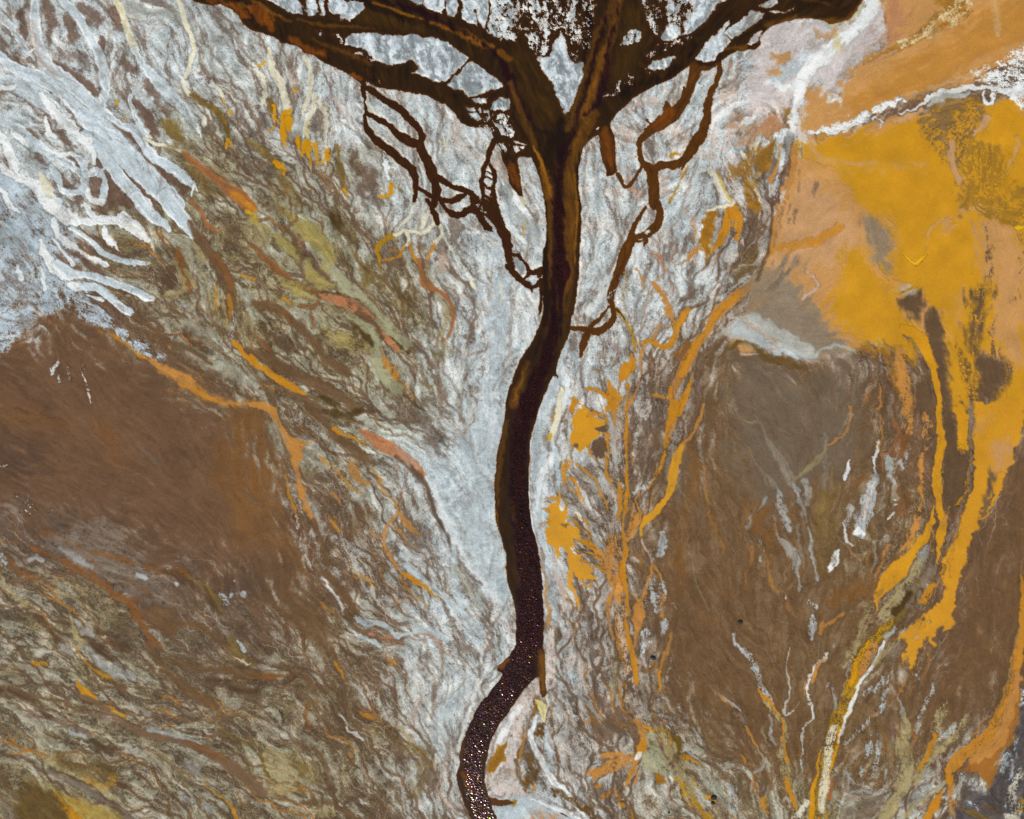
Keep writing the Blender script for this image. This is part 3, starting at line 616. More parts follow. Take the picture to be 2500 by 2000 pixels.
p 22 G e=1.5 r=7 n=2 : 395,700 370,770 320,800 300,900 300,1130 360,1160 390,1280 420,1160 450,1180 470,1300 478,1500 520,1590 570,1720 555,1600 515,1480 510,1350 550,1420 600,1450 700,1420 730,1405 640,1385 690,1350 620,1300 590,1220 530,1200 490,1150 530,1130 525,1090 580,1075 540,1010 500,970 460,940 475,860 430,830 400,790
s 22 O e=1.5 r=7 : 310,850,40 260,840,10
s 22 O e=1.5 r=7 : 300,940,30 250,970,12 240,1000,8
s 22 O e=1.5 r=7 : 360,760,30 290,740,20
s 22 O e=1.5 r=7 : 450,850,30 460,780,16 430,740,8
s 22 O e=1.5 r=7 : 590,1430,20 600,1490,14 660,1450,8
p 22 MD e=1.5 r=3 : 690,160 740,140 790,130 800,190 740,195
p 22 MD e=1.5 r=4 : 670,280 740,230 780,240 800,330 780,410 740,420 690,400 660,330
s 22 MD e=1.5 r=2 : 535,300,34
s 22 MD e=1.5 r=3 : 415,970,10 460,980,20
s 21 O e=1.5 r=6 : 500,1725,50 520,1640,30 560,1650,10
s 21 O e=1.5 r=6 : 630,1540,20 720,1560,30 790,1600,30 850,1690,50
s 21 O e=1.5 r=7 : 820,1490,30 850,1580,80 880,1680,80 800,1720,60
s 21 O e=1.5 r=7 : 1010,1260,20 1010,1340,60 970,1400,110 950,1440,90 930,1460,30
s 21 O e=2 r=5 : 1000,1440,14 1030,1360,20
s 21 GY e=3 r=4 t=.4 : 1010,1440,50 1010,1540,50 950,1640,50 930,1725,60
s 21 YG e=2 r=4 t=.3 : 1020,1200,14 1050,1250,14
s 21 OT e=2 r=4 a=.8 : 700,1390,14 770,1410,10
s 21 LG e=3 r=4 a=.8 : 1050,1260,24 1070,1400,24 1060,1560,24
# --- right: brooks' edges, webs
s 20 YG e=1.5 r=3 : 1490,1390,14 1440,1490,14 1390,1590,16 1330,1700,20
s 20 PK e=10 r=8 a=.6 : 860,1060,30 940,1110,50 1050,1160,40
s 20 PK e=10 r=8 a=.6 : 1150,860,90 1240,880,60
s 20 PK e=10 r=8 a=.5 : 1820,560,80 1880,700,70 1800,850,60
s 20 YG e=3 r=4 a=.9 : 1340,1310,24 1400,1290,24
s 20 PK e=10 r=8 a=.6 : 1250,1480,90 1300,1620,90
s 20 SA e=8 r=8 a=.6 t=.3 : 950,1450,60 1050,1650,80
s 20 WC e=3 r=4 : 1670,1430,30 1740,1530,60 1800,1650,60 1860,1720,30
s 20 YO e=2 r=3 a=.7 : 1730,1440,10 1780,1560,12 1850,1700,12
s 20 W e=8 r=8 a=.7 : 2150,760,60 2000,860,60 1850,900,60 1740,1000,50
s 20 PT e=14 r=10 a=.7 : 1880,1060,110 2000,1080,120 2120,1100,120
s 20 PT e=10 r=12 a=.7 t=.2 : 1850,1200,80 1980,1180,90 2080,1210,60
s 20 WC e=2 r=4 : 2100,1150,20 2070,1220,30 2055,1310,12
s 20 WC e=2 r=4 : 1930,1280,16 1960,1330,26 2000,1390,10
s 20 OK e=8 r=10 a=.85 t=.15 : 2100,1280,90 1960,1420,120 1880,1460,90 1850,1400,40
s 20 OK e=8 r=10 a=.85 t=.15 : 2000,1480,100 1960,1600,70 1980,1700,50
s 20 OK e=8 r=8 a=.8 t=.15 : 2080,1360,60 2050,1550,60 2040,1720,90
s 20 WC e=3 r=5 a=.8 : 2100,1700,14 2080,1640,14 2050,1590,14
s 21 OK e=4 r=6 : 1680,70,90 1650,190,110 1640,320,110 1640,420,40 1640,490,10
s 21 O e=2 r=6 : 1830,60,90 1800,180,70 1760,290,60 1690,380,20
s 21 O e=2 r=6 : 1880,60,100 1910,170,90 1900,260,40 1905,310,14
s 21 PK e=2 r=3 : 1930,200,14 1945,330,14
s 21 WC e=2 r=4 : 1640,50,20 1700,40,30 1790,10,30 1860,10,20
s 21 OK e=4 r=6 t=.2 : 2000,-20,90 2050,40,60
s 21 OT e=2 r=5 : 1600,370,40 1520,410,40 1450,470,24 1390,510,14
s 21 SA e=3 r=7 a=.8 : 1180,400,14 1240,450,34 1275,530,24 1240,640,20
s 21 OT e=2 r=7 : 1190,660,40 1250,740,44 1300,840,60 1320,920,50 1370,970,30
s 21 OT e=2 r=7 a=.8 : 1160,740,12 1240,740,20
s 21 O e=2 r=4 : 1480,880,50 1410,1000,54 1370,1110,56 1300,1200,60 1230,1190,40 1180,1140,50 1050,1170,16
s 21 OT e=1.5 r=4 : 1380,980,16 1340,1020,14 1230,1020,16 1190,1120,24
s 21 PK e=2 r=6 a=.7 : 1150,800,16 1110,890,20 1140,980,16 1170,1080,14
s 21 PK e=2 r=6 a=.6 : 1380,300,16 1370,380,20 1320,470,14
s 21 OT e=2 r=4 a=.9 : 1040,530,30 1070,560,26 1090,640,16 1120,710,10
s 21 OT e=2 r=5 a=.6 : 970,560,14 975,760,14
s 21 YO e=2 r=5 a=.6 t=.3 : 950,580,14 940,840,12
s 21 OT e=2 r=4 : 1120,1180,24 1090,1250,30 1080,1350,16 1070,1500,10 1030,1600,24 1000,1680,30 950,1720,30
s 21 YG e=2 r=3 t=.25 : 880,890,20 940,950,40 990,1050,40 1020,1150,34 1040,1220,20
s 21 PK e=3 r=7 a=.5 : 820,1130,20 890,1230,20 930,1320,14
s 21 N2 e=3 r=10 a=.7 t=.5 : 510,1130,40 530,1240,50 480,1350,50 420,1310,30
s 21 W e=5 r=6 a=.7 : 440,1400,60 470,1550,80 430,1700,60
s 21 W e=6 r=6 a=.7 : 620,880,60 700,870,50 800,600,40
s 21 W e=4 r=5 a=.6 : 1060,330,60 1030,450,60 1050,520,30
s 21 SA e=6 r=9 a=.6 t=.3 : 1480,0,40 1530,120,40 1620,160,30
s 21 SA e=6 r=9 a=.6 t=.3 : 1200,330,20 1320,240,20 1450,190,24
s 21 OT e=2 r=6 a=.8 : 1530,180,12 1540,300,12
s 21 KG e=20 r=12 a=.55 : 2010,480,180 1930,560,120
s 21 O e=2 r=7 a=.8 : 1190,1610,24 1290,1610,30 1310,1640,20
s 21 O e=2 r=7 a=.6 : 1240,1540,16 1270,1480,14
p 23 PW e=4 r=5 t=.12 a=.9 : 195,530 235,590 240,690 170,720 150,800 90,980 60,1200 20,1400 120,1500 0,1540 -120,1530 -190,1450 -200,1330 -170,1180 -90,1000 0,790 80,690
s 23 W e=4 r=5 a=.8 : 60,790,50 -20,900,60 -90,1050,40 -170,1200,30
p 13 OK e=3 r=5 : 1970,1370 1950,1300 1980,1180 2030,1110 2100,1080 2085,1240 2020,1310
s 23 N1 e=4 r=6 a=.8 t=.15 : 100,1050,24 60,1180,40 50,1300,44 90,1420,44 140,1500,24
s 23 OT e=3 r=5 a=.8 : 120,960,20 90,1080,24 70,1250,20 90,1380,20 190,1450,30
s 13 PM e=10 r=8 t=.4 a=.8 : 1990,1400,60 2080,1370,120 2200,1330,110
s 23 OK e=2 r=4 : 200,700,20 215,740,34 190,820,34 160,870,24
s 23 YC e=2 r=3 : 200,730,14 240,760,60 265,820,70 270,900,24
s 23 WC e=2 r=3 : 295,690,20 300,760,20 280,860,16
s 23 N1 e=4 r=6 a=.9 t=.1 : 220,960,90 240,1000,80
s 23 N1 e=4 r=6 a=.9 t=.15 : 140,1190,70 180,1260,130 160,1350,110 150,1410,60
s 23 W e=3 r=4 : 210,860,30 170,960,50 160,1050,50 210,1150,50 250,1230,60 310,1350,60 400,1450,60 500,1560,60 640,1700,70
s 23 BW e=4 r=5 a=.9 t=.1 : 290,950,50 310,1100,70 330,1200,60 300,1280,50
s 23 PK e=4 r=5 a=.8 : 290,900,16 330,1100,16 360,1180,10
s 23 N1 e=4 r=8 a=.9 t=.15 : 330,1470,30 450,1530,50 560,1600,60 680,1710,50
p 23 BW e=4 r=5 : -220,1600 0,1545 200,1555 350,1620 500,1680 640,1760 700,1900 -150,1900 -180,1700
s 23 W e=3 r=4 : 160,1560,20 330,1620,30 480,1680,30 600,1730,30
p 23 PT e=14 r=8 a=.8 t=.2 : 110,1680 200,1645 330,1660 470,1725 500,1850 100,1850
s 23 YG e=3 r=4 : -40,1580,20 20,1585,30
s 23 PSP e=2 r=3 t=.3 : 912,-40,100 920,120,96 935,260,96 960,400,90 980,520,80 990,600,90
s 23 OS e=2 r=3 : 875,60,14 890,200,20 920,330,16 950,460,10
s 23 O e=2 r=3 : 960,60,14 975,180,20 1000,270,40 1025,380,44 1035,500,50 1040,570,40
s 23 OT e=3 r=4 : 1065,-20,90 1060,80,70 1045,200,30 1030,280,14
s 23 OT e=3 r=4 a=.9 : 800,-20,24 820,80,16 850,200,10
s 23 GP e=2 r=3 t=.35 : 995,590,100 1020,720,110 1070,830,120 1120,920,80 1190,960,24
s 23 O e=1.5 r=3 : 950,570,16 960,680,14 1000,830,10
s 23 OT e=2 r=4 : 1040,890,40 1090,950,70 1110,1050,64 1110,1150,60
s 23 G e=2 r=4 : 1130,950,30 1180,990,24
s 23 O e=2 r=4 : 1110,1060,50 1090,1130,90 1060,1170,50
s 23 OT e=3 r=5 t=.12 : 1060,1190,40 980,1200,50 880,1190,60 770,1190,60
s 23 OT e=3 r=6 t=.12 : 980,1210,50 880,1260,100 780,1300,110 700,1330,90 650,1350,30
s 23 OT e=3 r=6 t=.12 : 760,1300,60 700,1360,60 670,1410,20
s 23 OT e=2 r=4 t=.1 : 1050,1210,60 1020,1290,50 985,1380,44 960,1435,14
s 23 OT e=2 r=4 : 1050,1290,24 1040,1430,20
s 23 W e=3 r=4 : 1070,1180,50 1050,1210,40
s 23 OK e=3 r=6 : 1230,1350,50 1255,1400,50 1270,1430,14
s 23 OS e=3 r=8 t=.2 : 680,1460,34 740,1450,30
s 23 OS e=3 r=8 t=.2 : 770,1540,50 860,1490,60
s 23 OS e=3 r=8 t=.2 : 900,1550,44 930,1620,34
s 23 OT e=6 r=5 : 620,900,34 680,900,50 750,910,10
s 23 OT e=4 r=6 a=.8 : 900,815,20 970,820,16
p 23 SL e=4 r=5 t=.15 : 1140,990 1200,1000 1250,1130 1300,1260 1380,1385 1290,1340 1180,1310 1080,1250 1120,1160
s 23 YG e=3 r=6 t=.3 : 1200,950,30 1300,990,50 1380,1070,60 1440,1180,60 1480,1300,50 1560,1450,30
s 23 KH e=4 r=6 t=.2 : 1260,1010,60 1330,1130,110 1360,1260,90 1440,1400,110 1500,1500,110
s 23 KD e=4 r=5 a=.8 t=.2 : 1300,970,26 1400,1080,34 1390,1180,34 1340,1260,26
s 23 YG e=3 r=5 t=.25 : 1400,1400,50 1470,1520,70 1560,1620,90 1640,1700,90 1700,1800,90
s 23 O e=2 r=5 : 1240,1040,16 1250,1070,14
s 23 O e=2 r=5 : 1330,1090,30
s 23 O e=3 r=5 a=.8 : 1480,1200,24 1580,1270,20
s 23 GS e=4 r=6 t=.3 : 1560,1300,50 1680,1420,80 1750,1550,70 1830,1620,110
s 23 LG e=3 r=5 : 1440,1100,16 1520,1180,30 1600,1240,14
s 23 LG e=4 r=6 t=.3 a=.8 : 1760,1380,40 1850,1500,90 1900,1640,90
s 23 G e=2 r=5 : 1640,1530,24 1700,1560,30
s 23 LG e=3 r=5 : 1860,170,26 1890,240,44 1930,300,40
s 23 LG e=3 r=5 t=.4 : 1930,300,50 2010,350,64 2050,450,64 2090,560,56 2130,660,50 2190,740,40
s 23 O e=2 r=3 : 2075,620,14 2110,690,26 2160,770,24
s 23 OT e=2.5 r=4 a=.9 : 1760,690,14 1820,750,26 1850,780,14
s 23 LG e=2 r=4 a=.9 : 1780,690,14 1850,760,20 1930,810,12
s 23 MV e=4 r=6 t=.4 : 1880,830,50 1940,880,50 1960,940,30
s 23 OT e=2.5 r=3 a=.9 : 1970,940,20 2020,1040,24 2070,1130,14 2120,1210,10
s 23 LG e=3 r=4 a=.7 : 2070,1130,14 2120,1210,20 2110,1280,20 2050,1340,14
s 23 OT e=4 r=4 a=.8 : 1340,180,24 1310,300,34 1260,400,24 1240,500,26
s 23 O e=2 r=3 : 1240,480,24 1245,640,18
s 23 OB e=6 r=5 a=.9 : 1210,410,50 1140,480,50
s 23 OT e=3 r=5 a=.9 : 1270,0,26 1275,40,16
s 23 BW e=4 r=7 t=.35 : 1140,140,60 1130,240,80 1110,340,60
s 23 LG e=4 r=7 t=.2 : 1290,80,60 1270,170,44
s 23 LG e=3 r=5 a=.8 : 1000,80,20 1010,160,24
s 23 LG e=2 r=6 a=.7 t=.5 : 1220,720,60 1250,860,50 1240,920,20
s 23 LG e=2 r=6 a=.8 t=.5 : 1400,770,30 1480,900,44 1560,1020,44 1640,1160,30
s 23 LG e=2 r=6 a=.8 t=.5 : 1290,850,30 1400,980,30 1470,1090,30
s 23 LG e=2 r=6 a=.8 t=.5 : 1190,360,60 1150,450,30
s 23 LG e=2 r=6 a=.7 t=.5 : 1340,380,20 1310,560,30
s 23 LG e=4 r=7 a=.7 t=.4 : 1480,700,20 1500,720,14
s 23 BW e=5 r=7 a=.6 t=.3 : 430,150,60 500,260,50 400,460,60 620,570,50 650,650,30
s 23 MD e=12 r=8 a=.8 : 800,1000,200 900,900,180 700,950,110
s 23 W e=3 r=7 a=.5 t=.3 : 440,740,24 520,880,30 560,1000,30 680,1130,20
s 23 KG e=10 r=8 a=.5 : 870,350,50 880,600,70 850,700,50
s 23 O e=3 r=5 : 2120,1550,26 2120,1620,26 2150,1680,20
s 23 O e=2 r=4 a=.8 : 1930,1180,14 1970,1250,16
s 23 O e=2 r=4 a=.8 : 1010,1640,12 1020,1725,16
# --- right middle: orange brook, pools, faint channels
s 21 OT e=3 r=4 : 2200,420,90 2156,500,90 2080,610,80 1980,700,90 1880,780,90 1780,870,96 1710,950,90 1640,1060,80 1560,1170,80 1500,1270,84 1450,1380,90 1400,1490,80 1370,1580,60 1350,1680,60
s 21 O e=3 r=4 a=.9 : 1960,720,30 1860,800,40 1740,910,40 1650,1040,40 1570,1150,40 1490,1290,44 1430,1430,50
s 21 O e=2.5 r=4 : 1535,1440,16 1490,1540,34 1440,1640,64 1400,1740,90
s 21 O e=2.5 r=4 : 1340,1540,30 1330,1640,30 1350,1740,50
s 21 LG e=3 r=5 a=.9 : 1450,1480,20 1400,1600,34 1380,1650,20
s 21 OB e=8 r=5 : 1480,1170,50 1420,1260,60
s 22 O e=2.5 r=3 : 1365,-40,90 1350,60,90 1330,160,70 1300,250,34 1290,320,18
s 22 OSP e=2.5 r=3 a=.6 : 1310,150,20 1330,250,16
s 22 GY e=4 r=6 t=.3 : 1370,130,40 1370,230,110 1420,180,60 1340,310,60
s 22 O e=2 r=5 t=.15 : 1290,350,14 1270,440,30 1220,540,34 1180,620,30 1130,680,14
s 22 LG e=3 r=6 t=.3 : 1210,580,20 1130,640,44 1050,690,40 990,730,20
s 22 MV e=4 r=5 : 1330,380,40 1310,560,30 1310,640,14
s 22 OT e=3 r=3 : 1610,-40,26 1590,60,26 1550,150,26 1490,240,26 1430,310,30
s 22 G e=2 r=3 n=3 : 1425,320,40 1390,400,80 1365,500,84 1350,600,80 1340,680,60 1290,760,50 1210,860,60 1130,930,60 1095,1000,34 1090,1060,14
s 22 PK e=2 r=4 : 1100,1090,14 1120,1160,16 1160,1240,14 1180,1300,12
s 22 OT e=2.5 r=5 t=.1 : 1080,890,60 1040,960,74 1010,1020,50 970,1090,44 945,1160,30
s 22 OT e=1.5 r=5 a=.9 : 1020,900,16 1030,790,14
s 22 OT e=1.5 r=5 a=.9 : 1080,860,14 1040,760,12 1080,710,14
s 22 OT e=1.5 r=5 a=.9 : 1100,870,16 1160,800,14 1200,680,8
s 22 OT e=3 r=5 : 1185,1300,30 1160,1400,26 1130,1500,24 1080,1600,50 1080,1740,80
s 22 OT e=2 r=5 a=.9 : 1190,1310,26 1240,1390,24 1255,1450,14
s 22 OT e=3 r=5 a=.9 : 1010,1550,10 1070,1600,30
s 22 OT e=4 r=5 a=.8 : 1270,1560,26 1265,1740,26
s 22 LG e=4 r=7 t=.2 : 1260,1050,60 1275,1130,66 1250,1210,44 1230,1250,14
s 22 LG e=4 r=8 t=.4 : 1150,1450,60 1200,1560,90 1220,1680,44
s 22 LG e=4 r=8 t=.3 : 1275,1450,44 1270,1530,64 1290,1590,20
s 22 LG e=3 r=6 t=.4 : 1130,1620,40 1120,1700,30
s 22 PK e=2 r=6 a=.7 t=.3 : 1130,1180,20 1210,1190,20 1220,1250,14
s 22 SM e=20 r=10 a=.4 : 1450,400,80 1400,700,60 1560,900,80
s 22 OB e=14 r=8 a=.55 : 1490,300,60 1540,600,100 1400,1100,60 1420,1500,100
s 22 OL e=3 r=5 a=.6 : 1800,-20,14 1830,150,16 1960,300,18 2050,430,20 2156,640,24
s 22 KH e=3 r=5 a=.5 : 1870,0,20 1950,100,20 2050,100,20
s 22 OL e=3 r=5 a=.55 : 2030,0,14 2100,150,16 2156,260,16
s 22 OT e=5 r=4 a=.55 : 1615,480,14 1630,700,16 1660,860,20 1700,980,30 1760,1100,30 1790,1240,16
s 22 OB e=6 r=4 a=.7 : 1680,900,30 1740,1040,30 1770,1180,20
s 22 OL e=3 r=4 a=.5 : 1690,980,10 1850,1010,10 1980,1100,12 2090,1150,14
s 22 OL e=3 r=4 a=.5 : 1720,600,8 1820,780,10 1850,900,10 1960,1020,10
s 22 LG e=4 r=5 a=.7 : 2150,740,14 2080,840,14 2010,910,24 1990,990,34
s 22 OL e=3 r=4 a=.6 t=.2 : 1460,980,10 1490,1150,16 1520,1300,16 1560,1480,14 1660,1700,12
s 22 OL e=3 r=4 a=.5 : 1380,720,8 1410,900,10 1435,1120,10
s 22 OT e=6 r=4 a=.7 : 2010,1160,20 2010,1260,20 1970,1400,20 1980,1500,14
s 22 OB e=10 r=6 a=.7 : 2140,850,50 2040,960,70 2156,1080,70
s 22 LG e=3 r=6 t=.5 : 2050,1060,14 2120,1180,30 2100,1280,24
s 22 LG e=2 r=6 t=.5 a=.7 : 1320,1600,20 1390,1700,14
s 22 MD e=16 r=8 a=.7 : 1180,250,150 1080,450,120 1150,560,60
# --- right: gold stream and lower right
s 33 W e=2 r=4 a=.6 : 175,280,10 155,400,12 165,550,12 180,650,12 145,760,14 140,840,20
s 33 W e=2 r=4 a=.6 : 280,740,8 200,820,10 150,850,14
s 33 W e=2 r=5 a=.8 t=.2 : 490,320,20 470,390,30 410,440,30 350,540,34 330,640,34 365,770,24 375,870,20 310,940,20 290,1040,16 295,1200,16 285,1330,12
s 33 OT e=2 r=4 : 480,380,14 410,470,30 370,570,30
s 33 OT e=2 r=3 : 310,570,16 305,680,20
s 33 KH e=3 r=5 t=.2 : -20,720,30 60,830,50 120,920,60 135,1050,60 110,1170,60 140,1280,90 170,1400,90 210,1540,60 235,1640,30
s 33 O e=2 r=3 : -20,690,16 40,770,24 100,850,16
s 33 O e=2 r=3 : 122,880,20 125,1000,22 140,1130,22 165,1240,24
s 33 O e=2 r=3 : 160,1380,26 175,1480,40 215,1590,36 240,1650,14
s 33 LG e=3 r=5 a=.8 : 20,860,20 40,920,14 20,1010,24 60,1110,14
s 33 LG e=3 r=5 t=.3 : 380,20,60 370,110,60 340,230,30
s 33 OT e=4 r=5 a=.8 : 460,60,20 440,160,20
s 33 OT e=4 r=5 a=.8 : 630,-10,14 560,50,26 490,100,30
s 33 LG e=3 r=5 a=.8 : 515,580,14 510,610,16
s 33 LG e=3 r=5 a=.7 : 540,620,10 560,720,24 575,820,16
s 33 KH e=5 r=8 a=.8 t=.25 : 850,-100,60 800,150,110 720,300,110 660,400,70
s 33 LG e=3 r=6 a=.8 : 700,390,16 660,520,16 610,680,14
s 33 KG e=3 r=4 : 1280,-300,40 1200,-150,70 1110,0,80 1000,110,110 890,220,120 800,340,130
s 33 YG e=3 r=5 t=.25 : 1050,30,60 930,170,90 850,290,120 790,400,150 730,520,140 690,650,130 640,780,120 590,900,120
s 33 G e=2 r=5 t=.2 : 960,110,20 850,250,60 780,350,60 730,470,60 680,600,44
s 33 OT e=3 r=5 t=.2 : 900,260,90 840,380,90 780,500,60
s 33 YG e=3 r=4 t=.3 : 560,940,90 530,1050,100 500,1180,90 470,1350,110 440,1500,130 425,1750,140
s 33 WC e=3 r=4 a=.9 t=.15 : 560,950,50 520,1070,70 505,1200,70 490,1350,80 470,1500,70 450,1650,60
s 33 G e=2 r=4 : 600,960,24 585,1080,24 555,1200,26 530,1320,24
s 33 G e=2 r=4 : 440,1150,16 420,1320,26 380,1480,40 370,1725,50
s 33 RO e=2 r=4 : 530,1350,20 520,1550,20
s 33 KD e=2 r=3 a=.8 : 460,1110,14 580,1090,14
s 33 W e=2.5 r=4 a=.9 : 980,240,24 900,400,30 830,510,34 760,610,34 700,760,44 660,850,34 620,980,20 590,1080,14
s 33 KH e=4 r=5 a=.9 : 1080,240,30 980,330,60 900,420,40
s 33 LG e=3 r=5 a=.9 : 1060,110,34 990,200,30
s 33 GM e=4 r=7 t=.3 : 1110,240,60 1050,340,110 1000,420,60
s 33 LG e=3 r=6 t=.4 : 1040,480,20 990,550,60 900,640,40
s 33 LG e=3 r=6 t=.4 : 1020,620,30 960,780,40 850,900,50 740,1000,50 640,1100,40
s 33 LG e=3 r=6 t=.4 : 900,590,20 820,670,40 740,740,30
s 33 RO e=2.5 r=4 a=.8 : 930,820,20 880,860,26
s 33 MB e=8 r=6 a=.6 : 1010,800,60 1050,1000,80
s 33 LG e=3 r=6 t=.4 : 860,1030,30 840,1200,44 790,1300,34 800,1440,40
s 33 LG e=3 r=6 t=.4 : 920,1030,30 920,1170,34 900,1280,34 860,1380,24
s 33 OT e=3 r=5 a=.8 : 1170,540,20 1130,620,16 1100,660,8
s 33 LG e=3 r=5 a=.8 : 1100,670,12 1120,780,26 1160,880,30
s 33 KH e=4 r=6 t=.15 : 1150,860,40 1180,980,70 1140,1060,110 1150,1180,140 1180,1300,120 1140,1430,110 1050,1580,110 980,1700,110
s 33 KH e=5 r=9 t=.3 : 1470,740,30 1450,850,90 1420,970,60
s 33 KH e=4 r=7 t=.2 : 1660,880,40 1580,980,110 1450,1100,110 1340,1220,110 1270,1340,90 1230,1430,60
s 33 LG e=4 r=7 t=.3 : 1590,930,50 1450,1060,50
s 33 O e=2.5 r=4 : 1410,1020,24 1380,1110,36 1330,1210,36 1270,1300,34
s 33 LG e=3 r=5 a=.9 : 1620,1120,20 1520,1220,30
s 33 BR e=2.5 r=4 t=.3 : 1560,1090,40 1480,1170,30
s 33 LG e=3 r=6 t=.3 : 1390,590,24 1370,690,50 1320,760,34 1280,880,30 1250,960,20
s 33 MV e=5 r=6 a=.6 : 1460,200,20 1430,400,30 1410,600,24
s 33 RO e=2.5 r=4 a=.7 : 1435,480,12 1425,540,12
s 33 LG e=3 r=7 t=.4 : 1240,540,60
s 33 LG e=3 r=6 a=.8 : 670,1320,24 690,1420,30
s 33 LG e=3 r=6 a=.8 : 985,1320,14 990,1380,20
s 33 GM e=8 r=8 t=.3 : 600,1400,80 750,1550,160 900,1600,180 700,1700,200
s 33 LG e=4 r=7 a=.7 t=.3 : 600,1600,60 680,1500,40 1000,1500,60
s 33 KH e=3 r=6 a=.7 : 1500,1390,20 1400,1500,40 1250,1600,50 1150,1700,60
s 33 O e=2 r=4 : 1470,1490,14 1430,1560,60 1400,1620,70 1350,1700,50 1310,1780,40
s 33 OT e=3 r=5 a=.9 t=.15 : 1530,1400,60 1540,1520,50 1560,1620,50 1600,1740,40
s 33 DB e=4 r=5 a=.8 t=.3 : 1480,1580,60 1490,1700,60
s 33 LG e=3 r=6 t=.35 : 1650,1350,90 1730,1440,90 1770,1460,30
s 33 WC e=4 r=6 t=.2 : 230,1700,60 330,1600,50
s 33 O e=2 r=4 a=.8 : 300,1700,24
p 33 SL2 e=10 r=14 : 2200,560 2110,700 2090,850 2050,1050 1970,1200 1900,1400 1860,1500 1660,1440 1610,1580 1600,1725 1580,1900 2500,1900 2500,400
s 33 BW e=5 r=8 t=.25 : 2150,650,60 2120,750,50
s 33 BW e=6 r=10 t=.3 a=.8 : 1990,1200,60 1970,1300,60
s 33 BW e=6 r=10 t=.4 a=.7 : 2080,1050,40 2050,1280,60 2060,1380,60
s 33 BW e=5 r=8 t=.3 : 1700,1600,60 1760,1620,60
s 33 WC e=8 r=10 t=.3 a=.8 : 2130,1350,90 2050,1500,60 2100,1650,130
s 33 KG e=3 r=4 : 1630,1640,20 1740,1680,50 1880,1740,50
s 33 WC e=3 r=5 : 1980,1690,30 2100,1725,60
s 33 YG e=2 r=3 : 2120,1580,20 2150,1575,20
s 33 YG e=2 r=3 : 2100,1650,20 2130,1640,30
s 33 N2 e=4 r=8 a=.8 : 1800,1600,60 1900,1650,60 1950,1680,30
p 33 OB2 e=6 r=6 : 2130,620 2110,850 2060,1050 1970,1200 1900,1380 1860,1470 1800,1400 1720,1330 1600,1320 1700,1260 1850,1150 1960,1080 2040,900 2080,700
s 33 MD e=5 r=6 t=.3 a=.8 : 1700,1360,60 1640,1300,40
# --- right: the pink and tan flat
p 30 PW2 e=14 r=14 a=.85 : -60,240 100,200 450,170 530,215 640,190 720,150 790,20 800,-600 1000,-600 1010,200 1000,330 850,480 700,600 620,780 585,870 430,730 330,720 290,900 240,1090 200,1080 190,930 0,940 -150,1000 -200,700
s 30 W e=6 r=8 : 880,-200,120 880,0,120 820,130,90 700,270,90 600,350,110 450,480,140 300,640,120 250,780,80
s 30 BW e=8 r=10 a=.8 : 320,470,90 180,600,110 60,700,70
s 30 W e=5 r=8 a=.8 : 0,700,40 100,710,60 200,740,60
s 30 OT e=6 r=8 a=.8 : 40,480,30 100,500,70 150,480,50
s 30 OT e=6 r=8 a=.7 : 30,600,50 90,600,40
s 30 OT e=8 r=8 a=.7 : 400,260,24 430,320,40 600,250,40
s 30 YS e=5 r=6 a=.7 : 580,290,24 600,380,90 590,440,40
s 30 YS e=6 r=5 a=.6 : 520,210,20 620,205,24 720,150,20 790,40,20
p 30 T1 e=12 r=12 : 990,-700 1000,200 1000,330 850,480 700,600 620,780 585,880 430,750 350,730 310,850 250,1080 330,1150 700,1060 900,960 1150,850 1500,760 1800,660 2156,500 3300,400 3300,-700
s 30 T2 e=30 r=16 a=.8 : 780,900,160 1100,720,300 1500,520,330 1900,250,400 2300,50,400
s 30 T3 e=24 r=16 a=.8 : 1050,0,90 1100,150,130 1020,300,120
s 30 OK e=10 r=8 a=.85 : 1500,-60,160 1560,40,180 1650,80,120
s 30 OK e=8 r=6 a=.7 : 830,520,24 1000,440,30 1130,400,40 1240,300,30 1420,120,50
s 30 WC2 e=4 r=12 t=.35 : 1130,390,60 1220,330,90 1330,270,110 1450,180,130 1560,100,150 1650,0,150 1640,-150,150
s 30 OK e=3 r=3 a=.7 : 1190,400,10 1300,330,14 1430,260,14 1550,190,14 1680,100,10
s 30 T4 e=4 r=4 a=.8 : 830,540,10 950,490,20 1080,430,20
s 30 W e=8 r=6 a=.25 : 1920,0,40 1940,300,40
s 30 RB e=3 r=3 a=.6 : 980,110,14 1000,190,14
s 30 OK e=4 r=4 a=.8 : 120,910,24 180,960,70 180,1060,40
p 30 PT e=5 r=5 a=.9 : -40,1020 60,970 130,1010 170,1080 100,1130 -60,1190
s 30 OB e=2 r=3 a=.6 : 0,965,8 70,960,10 140,1010,10 170,1070,10
p F T1 e=8 r=8 : 1690,330 1730,290 2000,230 2600,200 2600,700 2156,760 2060,740 1900,700 1790,740 1680,755 1610,730 1560,745 1535,700 1555,670 1570,640 1590,600 1620,540 1640,430 1660,330
p F T4 e=20 r=16 a=.75 : 1690,370 1800,480 1790,560 1690,570 1620,620 1570,650 1600,600 1640,500
p F GK e=18 r=14 : 1590,570 1640,560 1690,620 1740,680 1790,740 1700,760 1640,730 1580,728 1540,700 1560,640
s F SW e=8 r=6 : 1530,700,26 1570,690,60 1620,710,60 1700,740,40
s F BW e=10 r=10 a=.5 : 1545,690,30 1600,720,24 1680,752,20
s 31 GK e=20 r=10 : 220,430,60 150,560,80 60,650,90
s 31 DK2 e=8 r=8 a=.8 : 170,530,30 80,650,40 0,720,30
s 31 GK e=14 r=10 a=.9 : 870,160,160 950,300,200 960,450,150 1020,560,60
